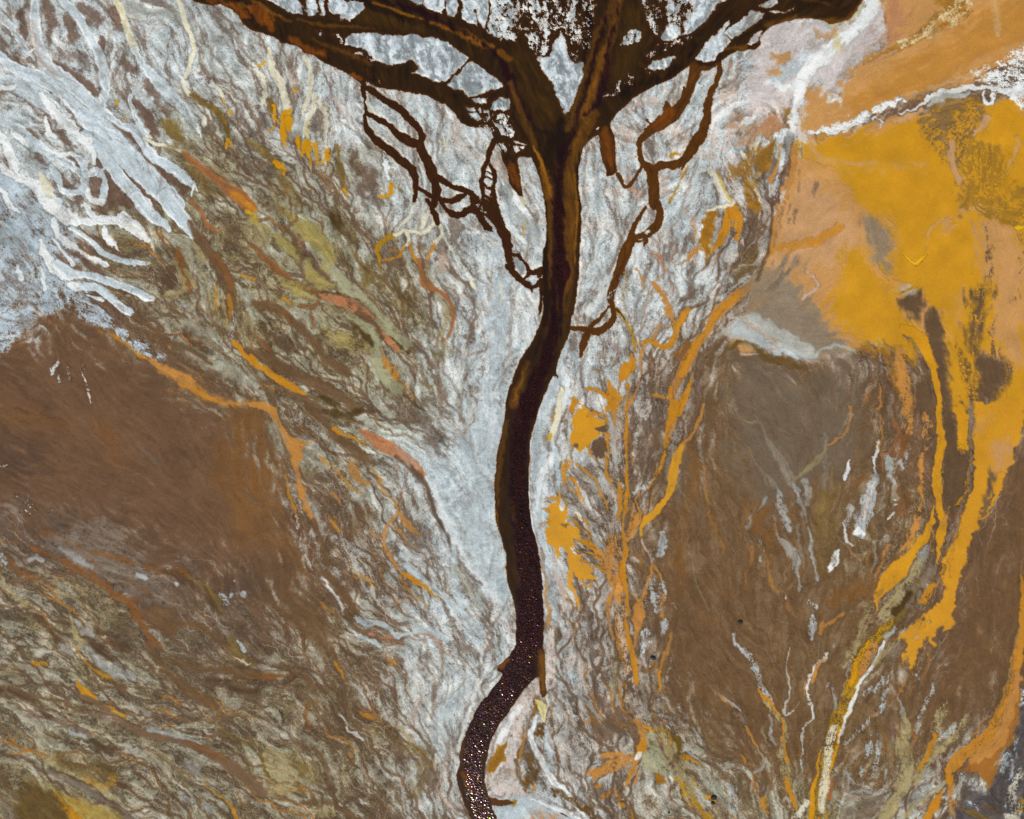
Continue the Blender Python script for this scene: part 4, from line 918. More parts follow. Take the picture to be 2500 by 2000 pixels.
s 31 SW e=10 r=6 : 1150,720,60 1220,710,80 1180,780,40
p 30 G2 e=14 r=10 n=4 : 230,1230 330,1200 400,1190 700,1135 850,1085 940,1095 1070,1045 1290,975 1500,860 1700,825 1850,870 1880,890 1930,835 2050,870 2100,930 2200,960 2500,1000 2500,1725 2500,2200 1500,1850 1620,2100 1600,2300 1480,2560 1330,2560 1280,2430 1100,2390 1090,2250 1040,2140 1090,2030 1040,1880 900,1800 780,1700 650,1500 500,1400 350,1340
s 30 T4 e=14 r=8 a=.8 : 370,1180,60 400,1290,60 520,1360,50 700,1390,40 1000,1400,30 1300,1410,40
p 31 G2 e=22 r=10 n=4 : 620,420 820,420 920,560 1060,720 1110,850 1180,960 1260,1050 1330,1130 1290,1290 1080,1230 860,1170 720,1120 600,1000 540,900 560,800 650,650
p 31 G2 e=18 r=10 n=4 : 1330,300 2156,-100 2500,300 2500,1725 1850,1725 1960,1600 2010,1400 1960,1250 1760,1300 1770,1725 1560,1725 1500,1400 1480,1050 1450,880 1330,850 1330,760 1280,700 1100,650 1060,480 1150,300
s 31 T1 e=20 r=10 : 1900,180,300 1950,400,360 2050,700,360 2050,1000,330 2100,1300,160
s 31 T1 e=20 r=8 a=.7 : 1620,750,90 1620,1000,60
s 31 T4 e=6 r=5 a=.7 : 1540,110,24 1400,170,24 1350,260,20 1340,370,20
s 31 T4 e=12 r=6 a=.8 : 1640,40,90 1780,10,60
s 31 T1 e=12 r=6 a=.6 : 1100,330,24 1070,450,24
s 31 OD e=12 r=8 t=.2 a=.9 : 1850,50,90 2000,70,140 2200,100,150
s 31 Y e=1.5 r=3 : 1130,405,8 1190,465,16 1240,495,28 1290,455,26 1340,420,12
s 31 Y e=1.5 r=4 : 2080,190,14 2110,200,44 2140,190,20
p 30 RP e=10 r=10 t=.35 : 1290,1000 1340,910 1500,855 1690,825 1790,850 1870,1000 1800,1110 1860,1180 1980,1240 1990,1450 1940,1600 2156,1560 2500,1600 2500,1800 1650,1800 1600,1560 1480,1370 1400,1230 1290,1130
p 30 OD e=14 r=10 t=.45 a=.8 : 1700,1150 1990,1250 2100,1560 2500,1600 2500,1850 1660,1800 1640,1500
s 30 T4 e=5 r=5 a=.9 : 1860,1000,60 1780,1080,60 1730,1130,30
s 30 T4 e=6 r=5 a=.9 : 1540,1200,60 1560,1400,60 1620,1500,70
s 30 T4 e=6 r=5 a=.8 : 2090,1170,40 2110,1230,60 2060,1350,40 2000,1470,30
s 30 W e=3 r=8 t=.1 h=.1 : -40,1190,20 60,1160,40 140,1120,60 180,1100,40
s 30 PW e=3 r=5 : 240,1100,40 290,1160,70 310,1210,24
s 30 W e=4 r=8 : 280,700,70 250,850,60 210,1000,50 190,1110,50 170,1200,20
s 30 W e=4 r=10 t=.12 h=.15 : 330,1120,40 450,1110,60 570,1090,60 680,1040,60 800,990,60 900,930,60 1020,890,64 1130,850,44
s 30 W e=2 r=6 a=.9 : 640,1110,14 760,1040,20 860,1000,16 930,1000,16 945,1080,12
s 30 W e=2 r=6 a=.9 : 1050,960,10 1200,930,14 1280,890,24 1350,840,40 1460,790,50 1600,750,50 1720,740,50 1850,740,40 2000,760,50 2150,760,90
s 30 SW e=4 r=6 : 1340,900,20 1450,840,50 1560,800,50 1660,810,50 1700,790,30
s 30 T4 e=5 r=5 : 1060,1020,20 1200,980,50 1300,930,40
s 30 W e=2 r=5 : 1810,780,30 1850,860,30 1890,860,34 1900,780,30
p 30 W e=6 r=14 t=.35 h=.1 : 1700,600 1850,555 2000,470 2156,370 2500,250 2500,1000 2156,950 2070,900 1990,760 1850,720 1750,740 1830,660
s 30 PW e=8 r=8 a=.4 : 1350,760,20 1550,690,26 1750,620,20
s F PK e=2 r=5 : 1700,570,5 1722,600,5 1690,628,5
s F PK e=2 r=3 a=.9 : 1560,668,5 1610,705,5 1636,733,5 1600,745,4 1560,746,5
s 31 OD2 e=6 r=4 : -20,400,44 60,365,44 200,355,60 300,340,50 400,310,64 500,250,56 600,190,60
s 31 DK2 e=2 r=4 a=.8 : 240,50,20 215,170,8
s 31 DK2 e=2 r=4 a=.6 : 120,30,20 105,200,8
s 31 DK2 e=2 r=4 a=.6 : 180,0,14 165,70,6
s 31 DK2 e=2 r=4 a=.6 : 190,110,8 185,170,6
s 30 DK2 e=3 r=5 a=.8 t=.2 : 400,1540,24 390,1660,34
s 30 DK2 e=3 r=5 a=.7 t=.2 : 260,1440,14 260,1600,24
s 30 MB e=4 r=8 : 190,1180,44 160,1400,50 100,1560,60 60,1720,70
s 30 OK e=8 r=8 a=.9 : 20,1250,110 0,1400,90
s 30 MV e=4 r=8 : 60,1350,60 50,1500,90
s 30 LG e=3 r=6 t=.3 : 90,1480,20 70,1600,60 110,1700,34
s 30 W e=2 r=4 : 150,1090,24 115,1170,24 95,1260,14
s 30 OT e=3 r=4 : 100,1230,20 80,1400,30 20,1530,26
s 30 LG e=3 r=4 a=.8 : 190,1140,50 170,1220,34 160,1350,20
s 30 OT e=4 r=4 : 220,1250,40 200,1450,40 150,1650,40
s 31 OT e=5 r=6 : 60,100,50 40,300,50 -30,450,40
s 21 LG e=2 r=3 a=.8 : 2156,330,10 2120,430,12 2060,560,12 1980,640,12 1920,690,10
s F N2 e=3 r=2 a=.9 : 1628,430,5 1618,520,6 1595,590,6
# dark channel edge and lower lobe of the pink flat
s 21 N3 e=5 r=4 : 1850,1210,30 1890,1160,30 1960,1150,24 2020,1170,30 2080,1230,40 2156,1300,56 2210,1310,60 2300,1330,50 2400,1350,50 2480,1385,30
s 31 SW e=5 r=4 : 320,1290,30 370,1280,30 440,1225,30 530,1190,24 640,1200,20 720,1230,20
s 31 BW e=6 r=6 a=.7 : 60,1240,40 200,1260,60 320,1310,40
s 31 OL e=4 r=5 a=.55 : 570,1380,12 590,1500,14 570,1725,14
s 31 OL e=4 r=5 a=.4 : 350,1450,10 450,1600,12 560,1700,14
s 31 OL e=4 r=5 a=.55 : 640,1230,16 700,1330,18 730,1450,16 710,1725,16
s 31 OT e=3 r=4 a=.9 : 950,1510,10 945,1725,18
s 31 OK e=8 r=10 t=.35 a=.9 : 760,1200,60 880,1230,80 1010,1280,80 1060,1380,80 1080,1550,60
s 31 OT e=5 r=8 t=.2 : 1110,1250,80 1120,1400,110 1150,1550,90 1170,1725,100
s 32 OT e=5 r=8 t=.3 : 1180,-60,130 1180,60,130 1180,200,60
p 31 DM2 e=10 r=7 : 1095,830 1160,770 1290,740 1325,780 1330,850 1290,930 1280,1005 1230,980 1180,900
p 31 DM2 e=9 r=5 : 1350,865 1420,890 1465,1000 1485,1130 1500,1400 1545,1725 1600,1960 1610,2050 1690,2080 1720,2300 1700,2500 1600,2560 1490,2600 1490,2100 1465,1725 1440,1500 1380,1260 1340,1100 1310,1000
p 31 DM2 e=13 r=6 : 1170,1115 1225,1120 1320,1280 1380,1450 1400,1600 1410,1900 1420,2200 1390,2150 1350,1900 1330,1725 1240,1725 1230,1560 1290,1450 1290,1300 1220,1200
s 31 MV e=3 r=5 t=.3 : 1180,1110,50 1230,1170,40 1280,1250,30 1320,1290,20
p 31 DM2 e=17 r=8 t=.15 : 1750,720 1850,660 1900,720 1870,850 1830,950 1810,1060 1775,1220 1740,1250 1690,1120 1680,1000 1720,850
p 31 DM2 e=13 r=8 t=.2 : 1760,1320 1850,1280 2000,1290 2010,1450 1950,1560 1850,1650 1800,1760 1760,1725
s 31 DM2 e=10 r=8 t=.6 a=.9 : 1840,130,40 1850,350,70 1880,550,110 1880,720,80 1890,900,60 1870,1100,60 1900,1250,110
s 31 DM2 e=10 r=8 t=.65 a=.8 : 2110,230,60 2130,500,60 2100,800,60
s 31 DM2 e=3 r=5 t=.25 : 1590,1180,16 1630,1300,34 1660,1420,50 1700,1560,44 1720,1680,40
s 31 DM2 e=3 r=5 t=.25 : 1665,1300,20 1690,1420,24
s 31 DM2 e=3 r=5 t=.25 : 1620,1620,20 1640,1725,34
# long orange channels
s 31 G e=2 r=4 n=5 : 1130,1040,60 1210,1080,90 1290,1150,110 1340,1260,90 1400,1400,60 1430,1560,44 1440,1725,44
s 32 G e=2 r=4 n=5 : 1440,-20,50 1450,150,60 1460,280,64 1440,400,70 1430,520,84 1425,640,84 1435,760,60 1450,840,56 1470,920,70 1475,1000,60 1450,1080,70 1435,1180,34 1432,1290,10
s 32 G e=2 r=4 n=5 : 1405,820,20 1385,920,40 1340,1020,60 1300,1090,90 1240,1170,70 1180,1260,100 1110,1340,150 1050,1400,160 990,1480,120 940,1540,80 920,1600,44 925,1690,12
s 32 OT e=3 r=6 t=.2 : 1375,1000,30 1385,1100,34 1370,1180,20
s 32 OT e=3 r=6 : 1540,820,10 1510,890,24 1480,960,24
s 32 OT e=3 r=7 t=.25 : 1330,30,50 1340,150,60 1330,280,40 1300,380,40 1290,480,50 1290,600,50 1285,720,60 1310,790,24
s 32 OT e=3 r=6 t=.15 : 1290,790,24 1260,900,34 1240,1000,44 1200,1070,60 1140,1150,34 1110,1180,14
s 32 O e=3 r=6 a=.9 : 1220,1100,44 1170,1170,30
p 32 G e=3 r=5 n=6 : 1560,-30 1640,-30 1680,60 1690,200 1690,330 1610,330 1605,200 1580,60
s 32 G e=3 r=7 t=.4 : 1640,330,60 1670,420,24
p 32 G3 e=3 r=7 n=6 : 1735,-60 2170,-60 2140,180 2070,350 2060,440 2000,560 1960,660 1910,790 1850,880 1790,950 1740,1020 1690,1150 1665,1300 1620,1430 1585,1560 1555,1725 1570,1840 1480,1890 1430,1840 1400,1900 1420,2000 1380,2000 1350,1920 1270,2020 1240,2120 1200,2180 1180,2060 1140,2150 1130,2160 1150,2060 1160,1930 1050,1960 1150,1850 1280,1780 1420,1640 1500,1560 1490,1480 1430,1490 1480,1370 1510,1200 1570,1070 1630,900 1690,740 1730,640 1740,480 1740,250
p 32 MD e=7 r=6 : 1890,480 1860,600 1815,780 1840,800 1880,700 1900,600 1950,540 1990,450 1960,440 1930,540
p 32 MD e=3 r=7 t=.2 : 1800,820 1870,740 1910,700 1850,860 1790,930
s 32 G e=3 r=5 t=.25 : 1720,200,20 1700,450,26 1690,600,30 1650,720,34 1620,790,30 1590,800,14
s 32 T1 e=12 r=8 : 1960,330,200 1960,480,110
s 32 T1 e=14 r=8 a=.6 : 1780,150,60 1850,60,60
s 32 GM e=3 r=5 t=.3 : 1700,-60,44 1710,100,50 1715,300,40 1705,500,34 1690,650,24 1620,850,24 1590,1000,16 1540,1150,16
s 32 MV e=3 r=5 a=.8 : 1700,20,20 1712,200,24 1705,350,16
s 32 N1 e=3 r=6 a=.6 t=.5 : 1640,900,8 1560,1200,10 1520,1400,12
s 33 KG e=3 r=6 a=.6 t=.35 : 1330,60,80 1250,110,40
s 33 MB e=3 r=5 : 1470,120,34 1450,200,34
s 33 LG e=2 r=5 a=.8 : 1360,60,20 1340,80,16
s 33 T4 e=6 r=5 a=.7 : 1250,190,50
# right-hand veins
s 32 GSM e=6 r=5 : -20,240,34 50,340,50 110,450,70 170,560,80 220,640,50
s 32 LG e=4 r=5 a=.9 : 220,640,30 270,760,40 310,860,34 330,950,24
s 32 LG e=3 r=4 a=.85 : 335,980,20 360,1100,26 375,1220,30 400,1340,26 415,1430,16
s 32 GSM e=6 r=5 : -20,540,24 60,640,24 95,700,24
s 32 LG e=4 r=7 a=.85 t=.2 : 90,690,24 110,800,70 140,900,80 170,1000,70
s 32 LG e=3 r=7 a=.7 t=.1 : 60,800,12 60,980,14 110,1100,44 190,1190,90 240,1290,70 255,1400,50 275,1540,14
s 32 GSM e=4 r=7 a=.8 : 250,980,20 270,1150,34 290,1280,30
s 32 LG e=4 r=6 a=.7 : 310,600,60 340,720,70 330,800,44
s 32 KH e=5 r=5 a=.7 : 230,580,34 320,500,44 420,430,34 480,340,16 500,240,14
s 32 OT e=3 r=5 a=.8 : 700,-20,24 690,100,30 640,210,20 520,290,24
s 32 GSM e=8 r=8 a=.6 t=.2 : 500,200,30 480,340,40 480,550,60 480,650,40
s 32 W e=2 r=5 : 690,440,20 670,520,26 650,580,24
s 32 W e=2 r=4 a=.9 : 930,250,8 915,360,16 890,420,16 895,490,16 915,540,12
s 32 LG e=3 r=7 t=.1 : 910,560,40 880,650,90 850,780,120 800,900,130 770,990,130 790,1060,70
s 32 MB e=2 r=6 a=.8 : 780,740,30 760,860,30 740,930,20
s 32 PW e=2 r=5 a=.8 : 890,620,30 840,800,30 810,920,24
s 32 W e=3 r=6 a=.9 : 740,1020,60 800,1050,40
s 32 LG e=3 r=6 a=.8 t=.2 : 690,820,60 670,940,50 650,1000,24
s 32 W e=2 r=5 a=.8 : 640,960,10 650,1060,12 690,1130,20 720,1140,20
s 32 W e=2.5 r=5 : 585,1180,14 565,1240,60 550,1310,64 510,1365,20
s 32 MB e=1.5 r=2 a=.7 : 560,1250,8 575,1280,8 550,1320,8
s 32 KG e=14 r=10 a=.75 : 470,720,80 460,850,110 440,960,120 440,1070,80
s 32 KG e=12 r=10 a=.5 : 560,700,60 510,1150,80 440,1330,80
s 32 LG e=3 r=6 a=.85 t=.15 : 1000,390,50 1030,470,60 1030,560,34 1070,620,30
s 32 LG e=3 r=6 a=.85 t=.25 : 1180,320,40 1160,400,40
s 32 LG e=3 r=6 a=.85 t=.2 : 1100,430,40 1130,480,40
s 32 LG e=3 r=6 a=.7 t=.2 : 1000,1080,70 960,1110,50
s 32 W e=2 r=4 a=.9 : 1060,760,16 1080,765,16
s 32 W e=2 r=4 a=.9 : 1060,805,20 1085,800,14
s 32 W e=2 r=4 a=.9 : 1010,920,20 1050,875,16
s 32 LG e=3 r=6 t=.3 : 1220,820,30 1190,870,20
s 32 RO e=4 r=6 a=.8 : 1050,120,24 1090,190,44 1060,290,34 1020,370,24 960,380,34 950,340,16
s 32 RO e=3 r=5 a=.8 : 955,370,30 970,450,20 980,520,10
s 32 RB e=10 r=8 a=.8 : 1130,280,110 1090,360,90
s 32 RB e=14 r=8 a=.6 : 1180,720,110 1130,850,110
s 32 OT e=2.5 r=5 a=.8 : 935,0,12 940,120,14 965,220,14 930,330,16
s 32 OT e=3 r=6 a=.6 : 1040,1140,20 960,1140,16
s 32 RB e=6 r=6 a=.7 : 700,620,20 800,600,20 900,560,16
s 32 RO e=3 r=5 a=.7 : 680,860,14 640,920,12 560,970,14
s 32 OT e=2.5 r=5 a=.8 : 690,1170,8 750,1250,14 800,1280,14
s 32 OL e=2.5 r=5 a=.7 : 580,1060,8 640,1120,12 700,1180,12
s 32 LG e=4 r=6 a=.8 : 1330,1160,34 1300,1220,60 1270,1300,50
s 32 KH e=4 r=7 a=.9 t=.2 : 1300,1260,60 1230,1380,80 1160,1480,80 1060,1620,90 980,1725,90
s 32 GM e=4 r=8 t=.3 : 1340,1300,90 1330,1420,90 1240,1500,90 1180,1620,110
s 32 KD e=3 r=4 : 1200,1550,30 1140,1620,60 1070,1710,60
s 32 O e=3 r=7 t=.1 : 1380,1490,60 1330,1560,60 1290,1620,50
s 32 O e=3 r=6 a=.9 : 1470,1320,20 1460,1380,16
s 32 OB e=14 r=10 a=.7 : 850,1530,110 650,1560,90 520,1620,80
s 32 RO e=3 r=4 a=.9 : 180,1590,24 170,1660,26 195,1700,16
s 32 W e=2 r=6 t=.4 : 160,1570,40 150,1640,20
s 32 LG e=3 r=7 t=.4 : 350,1620,60 410,1680,30
s 32 OB e=10 r=8 a=.6 : 100,1150,30 40,1000,60 0,1300,60
s 32 OT e=5 r=5 a=.6 : -20,1180,10 10,1400,14 60,1500,20 150,1560,14
s 32 O e=2.5 r=3 : 2135,1400,10 2145,1600,30 2155,1725,50
s 33 O e=2.5 r=4 n=7 : 2160,-40,60 2145,100,70 2120,280,90 2090,420,90 2070,540,90 2030,680,110 1980,820,110 1930,930,120 1860,1030,120 1760,1110,110 1660,1170,110 1580,1240,110 1540,1300,80
s 33 OT e=4 r=6 : 2100,500,60 2080,650,60 2000,900,100 1950,1060,110 1850,1150,110 1720,1240,60
s 33 O e=3 r=5 : 1520,1290,50 1530,1380,50 1530,1460,20
s 33 N1 e=1.5 r=4 a=.6 t=.6 : 2070,500,50 1990,760,60 1920,930,80 1780,1090,60 1640,1200,50
s 33 OT e=4 r=5 a=.8 : 1840,860,10 1780,950,24 1720,1040,14
s 33 OT e=3 r=4 a=.6 : 1920,230,12 1880,320,10
s 33 MV e=4 r=5 a=.7 : 2110,100,10 2040,500,10 1960,800,14
"""
SALT = """88887888999998887311
78787788999999887211
87665678999999864000
77543457899999731000
66434445899998520000
65333334689887421000
42034334688764234000
00013344798752233100
00001346898642233100
00001345897542233100
00000235797542233100
33100234797431232200
33311235886421233201
33322324776432234311
23332324675444333422
12333324577545544547"""
OLIVE = """00000000000000000000
00001100000000000000
00131100000000000000
00265431000000000000
11455653100000000000
12445764100000000000
01235665200000010000
00023454200000110000
00002333100000033200
00000222000000034300
00000111000000024400
33101111000000023300
45322232000001123200
45433431100011133200
55544443100013235401
56544553100033456211"""
PINK = """21100001112222334444
21100111111233344444
11001111112334444444
00000011112333344444
00000001112222222222
00000000112222211111
00000000111111122211
00000000011111121100
00000000011111111100
00000000011112111100
00000000011122111100
11110000011122111100
11110000112221111100
11111111112211111100
11111111112211111110
11111111112111111110"""
# warm / dark tint of bare mud, 5 = neutral
WARM = """44444455555555555566
44444455555555556666
44444455555555566666
44444455555555566666
45455555555555566666
45555555555556777766
65665555555555666666
77666655555555666776
76666665555555666777
55566665555555666777
44556666555556677777
44455666555556778877
33444566555556788877
33344456555556788887
22334456655556788865
22234455555556677764"""
FLOW = """0,520 80,600 160,680
0,600 50,660 60,700
100,560 180,620 260,720
0,60 120,160 220,300 330,440
0,230 150,350 250,480
80,0 120,160 250,330 400,480
230,0 280,140 350,250 420,300
400,0 420,200 480,260
0,450 100,560 200,600 320,630
0,650 60,600 130,560
0,700 50,650 100,600
200,640 280,700 340,760
100,760 250,900 400,1000 560,1250
0,900 200,980 400,1100
300,480 420,650 480,800 600,950
420,500 500,640 580,760 700,850 800,940 900,1060 960,1200 1040,1380
350,260 450,370 560,470 700,600 800,700 880,850 1000,1000
500,150 560,300 650,420 760,560 850,700 900,800
650,250 720,400 800,500
880,380 850,500 900,600 950,700
1000,500 1030,600 1040,800 1020,1000
1050,600 1030,850 1030,1100 1080,1350
600,950 640,1080 700,1250 740,1350
700,950 800,1080 850,1200 950,1300
780,900 870,1000 930,1120 970,1250 1000,1400
700,1350 850,1360 950,1450
0,1120 150,1220 300,1350 400,1450 500,1520
0,1250 200,1380 400,1500 600,1640 700,1725
0,1400 150,1470 350,1600 500,1700
0,1550 150,1650 250,1725
620,1300 650,1500 720,1600 800,1700
800,1450 870,1600 960,1700
940,1400 920,1550 960,1650
500,1420 620,1430 760,1500
1180,720 1160,900 1150,1100 1170,1300
1240,400 1240,600 1230,680
1300,380 1310,500 1290,620 1330,700
1400,250 1350,350
1500,300 1480,400 1420,520
1450,600 1420,700 1380,780
1280,700 1300,800 1280,900
1270,850 1300,1000 1320,1200
1570,640 1480,720 1430,800 1400,920 1370,1050
1360,900 1350,1100 1330,1250
1450,1000 1480,1200 1560,1350 1650,1500
1540,850 1640,980 1700,1150 1710,1300
1720,1000 1760,900 1790,800
1800,1000 1760,1150 1740,1250
1900,1000 1880,1150 1780,1300
1160,1400 1250,1500 1330,1700
1330,1500 1370,1600 1500,1725
1450,1350 1550,1450 1600,1600 1680,1700
1700,1300 1690,1450 1700,1600
1600,1250 1600,1400 1650,1550
1850,1350 1780,1500 1730,1650
1950,1400 1900,1600 1850,1725
1990,1500 2000,1600 1900,1725
2050,1000 2080,1200 2080,1400
2100,1100 2090,1300 2060,1500 2000,1600
2156,1500 2050,1620 1980,1700
2120,1550 2100,1700
1500,560 1560,430
1400,450 1390,600 1350,700
1650,100 1720,50
1600,250 1700,200
1050,1700 1100,1600 1120,1480
1150,1500 1170,1650 1260,1725"""

# ------------------------------------------------------------------ plan of the ground (plan units: 10 per metre)
import numpy as np
f4 = np.float32
STEP = 1.6
GX0, GY0, GX1, GY1 = -300.0, -300.0, 2800.0, 2300.0
NX = int((GX1-GX0)/STEP)+1; NY = int((GY1-GY0)/STEP)+1
XS = (GX0+STEP*np.arange(NX)).astype(f4); YS = (GY0+STEP*np.arange(NY)).astype(f4)
PX, PY = np.meshgrid(XS, YS)

COL = {k: v for k, v in (l.split('=') for l in """W=230,235,236,.5 WC=220,216,192,.5 WC2=214,196,150,.6 BL=194,207,214,.7 LW=172,186,196,.9 GB=120,134,138,.9 GR=148,150,140,.8 BW=184,197,203,.7 LG=168,172,172,.8 PW=204,192,184,.7
PW2=204,194,192,.5 SW=176,176,168,.6 PK=190,164,148,.7 PM=146,128,112,1 PSP=190,158,128,1 GP=166,154,142,1 GY=140,134,122,1 GS=152,152,136,.9 BG=164,174,174,.7 GSM=138,126,110,.8 GM=120,104,88,.9 GK=140,124,104,.5 MV=122,108,96,.8
KH=160,146,104,.8 KG=118,96,48,.8 SG=154,140,84,.8 SL=160,158,126,.6 SM=112,98,82,.4 OL=138,120,92,.6 KD=76,58,26,.8 KB=98,76,38,.6 YK=160,138,74,.8 OK=150,104,32,.7
MB=104,80,66,.8 MD=104,82,62,.5 DM=108,80,58,.4 DM2=98,76,54,.4 WM=110,82,52,.45 BR=106,80,54,.5 BB=120,94,70,.4 DB=86,64,44,.6 DK=78,62,52,.4 DK2=112,96,80,.5 RB=128,84,46,.5 OB=128,88,46,.5 OB2=158,104,44,.3
N1=86,56,16,.9 N2=92,72,54,.8 N3=106,80,40,.5 SL2=82,76,76,1
G=204,144,18,.18 G2=201,144,24,.12 G3=206,145,28,.15 O=192,130,34,.3 OT=186,130,64,.4 OS=176,118,44,.9 OSP=190,130,60,1 SA=178,120,82,.6 RO=154,100,60,.5 RP=126,98,58,.9 OD=160,116,22,.6 OD2=196,134,46,.3
YG=170,128,24,.8 YD=186,132,32,.6 YS=208,196,140,.6 YC=226,214,150,.4 YO=206,158,36,.4 Y=226,184,10,.3
T1=194,144,86,.25 T2=184,128,52,.2 T3=176,124,92,.3 T4=198,154,112,.35 PT=180,132,92,.4
deep=46,29,8,.5 edge=78,40,6,.5 left=58,31,6,.4 right=86,50,9,.4 amber=118,74,14,.7 bar=88,56,14,.8 black=34,10,7,.3 dark=34,20,5,.3 gold=152,98,16,.7 fog=66,45,10,.5 rust=128,68,12,.8""".split() for l in [l])}
COL = {k: tuple(float(q) for q in v.split(',')) for k, v in COL.items()}

def sstep(a, b, x):
    t = np.clip((x-a)/(b-a), 0, 1); return t*t*(3-2*t)

def upsample(r, cell, ox=0.0, oy=0.0):
    """smooth value lattice r (spacing cell) read at the plan grid"""
    gx = (XS-GX0)/cell+ox; gy = (YS-GY0)/cell+oy
    ix = np.floor(gx).astype(int); fx = (gx-ix).astype(f4); fx = fx*fx*(3-2*fx)
    iy = np.floor(gy).astype(int); fy = (gy-iy).astype(f4); fy = (fy*fy*(3-2*fy))[:, None]
    a = r[:, ix]*(1-fx)+r[:, ix+1]*fx
    return a[iy]*(1-fy)+a[iy+1]*fy

def vn(cell, seed, octv=1, gain=.55):
    rng = np.random.default_rng(seed); out = np.zeros((NY, NX), f4); amp = 1.0
    for o in range(octv):
        c = max(cell/2**o, STEP)
        r = rng.standard_normal((int((GY1-GY0)/c)+4, int((GX1-GX0)/c)+4)).astype(f4)
        if c <= STEP*1.01: out += amp*r[:NY, :NX]
        else: out += amp*upsample(r, c, rng.random(), rng.random())
        amp *= gain
    out -= out.mean(); out /= out.std(); return out

def bil(F, x, y):
    """read F at plan positions"""
    gx = np.clip((x-GX0)/STEP, 0, NX-1.001); gy = np.clip((y-GY0)/STEP, 0, NY-1.001)
    ix = gx.astype(np.int32); iy = gy.astype(np.int32); fx = gx-ix; fy = gy-iy
    i = iy*NX+ix; R = F.ravel()
    return (R[i]*(1-fx)+R[i+1]*fx)*(1-fy)+(R[i+NX]*(1-fx)+R[i+NX+1]*fx)*fy

TILES = {'F': (0, 0, 2500/2156), 'Z2': (1150, 200, 500/2156), 'P': (0, 0, 1.0)}
for _c in range(4):
    for _r in range(4): TILES['%d%d' % (_c, _r)] = (625*_c, 500*_r, 625/2156)

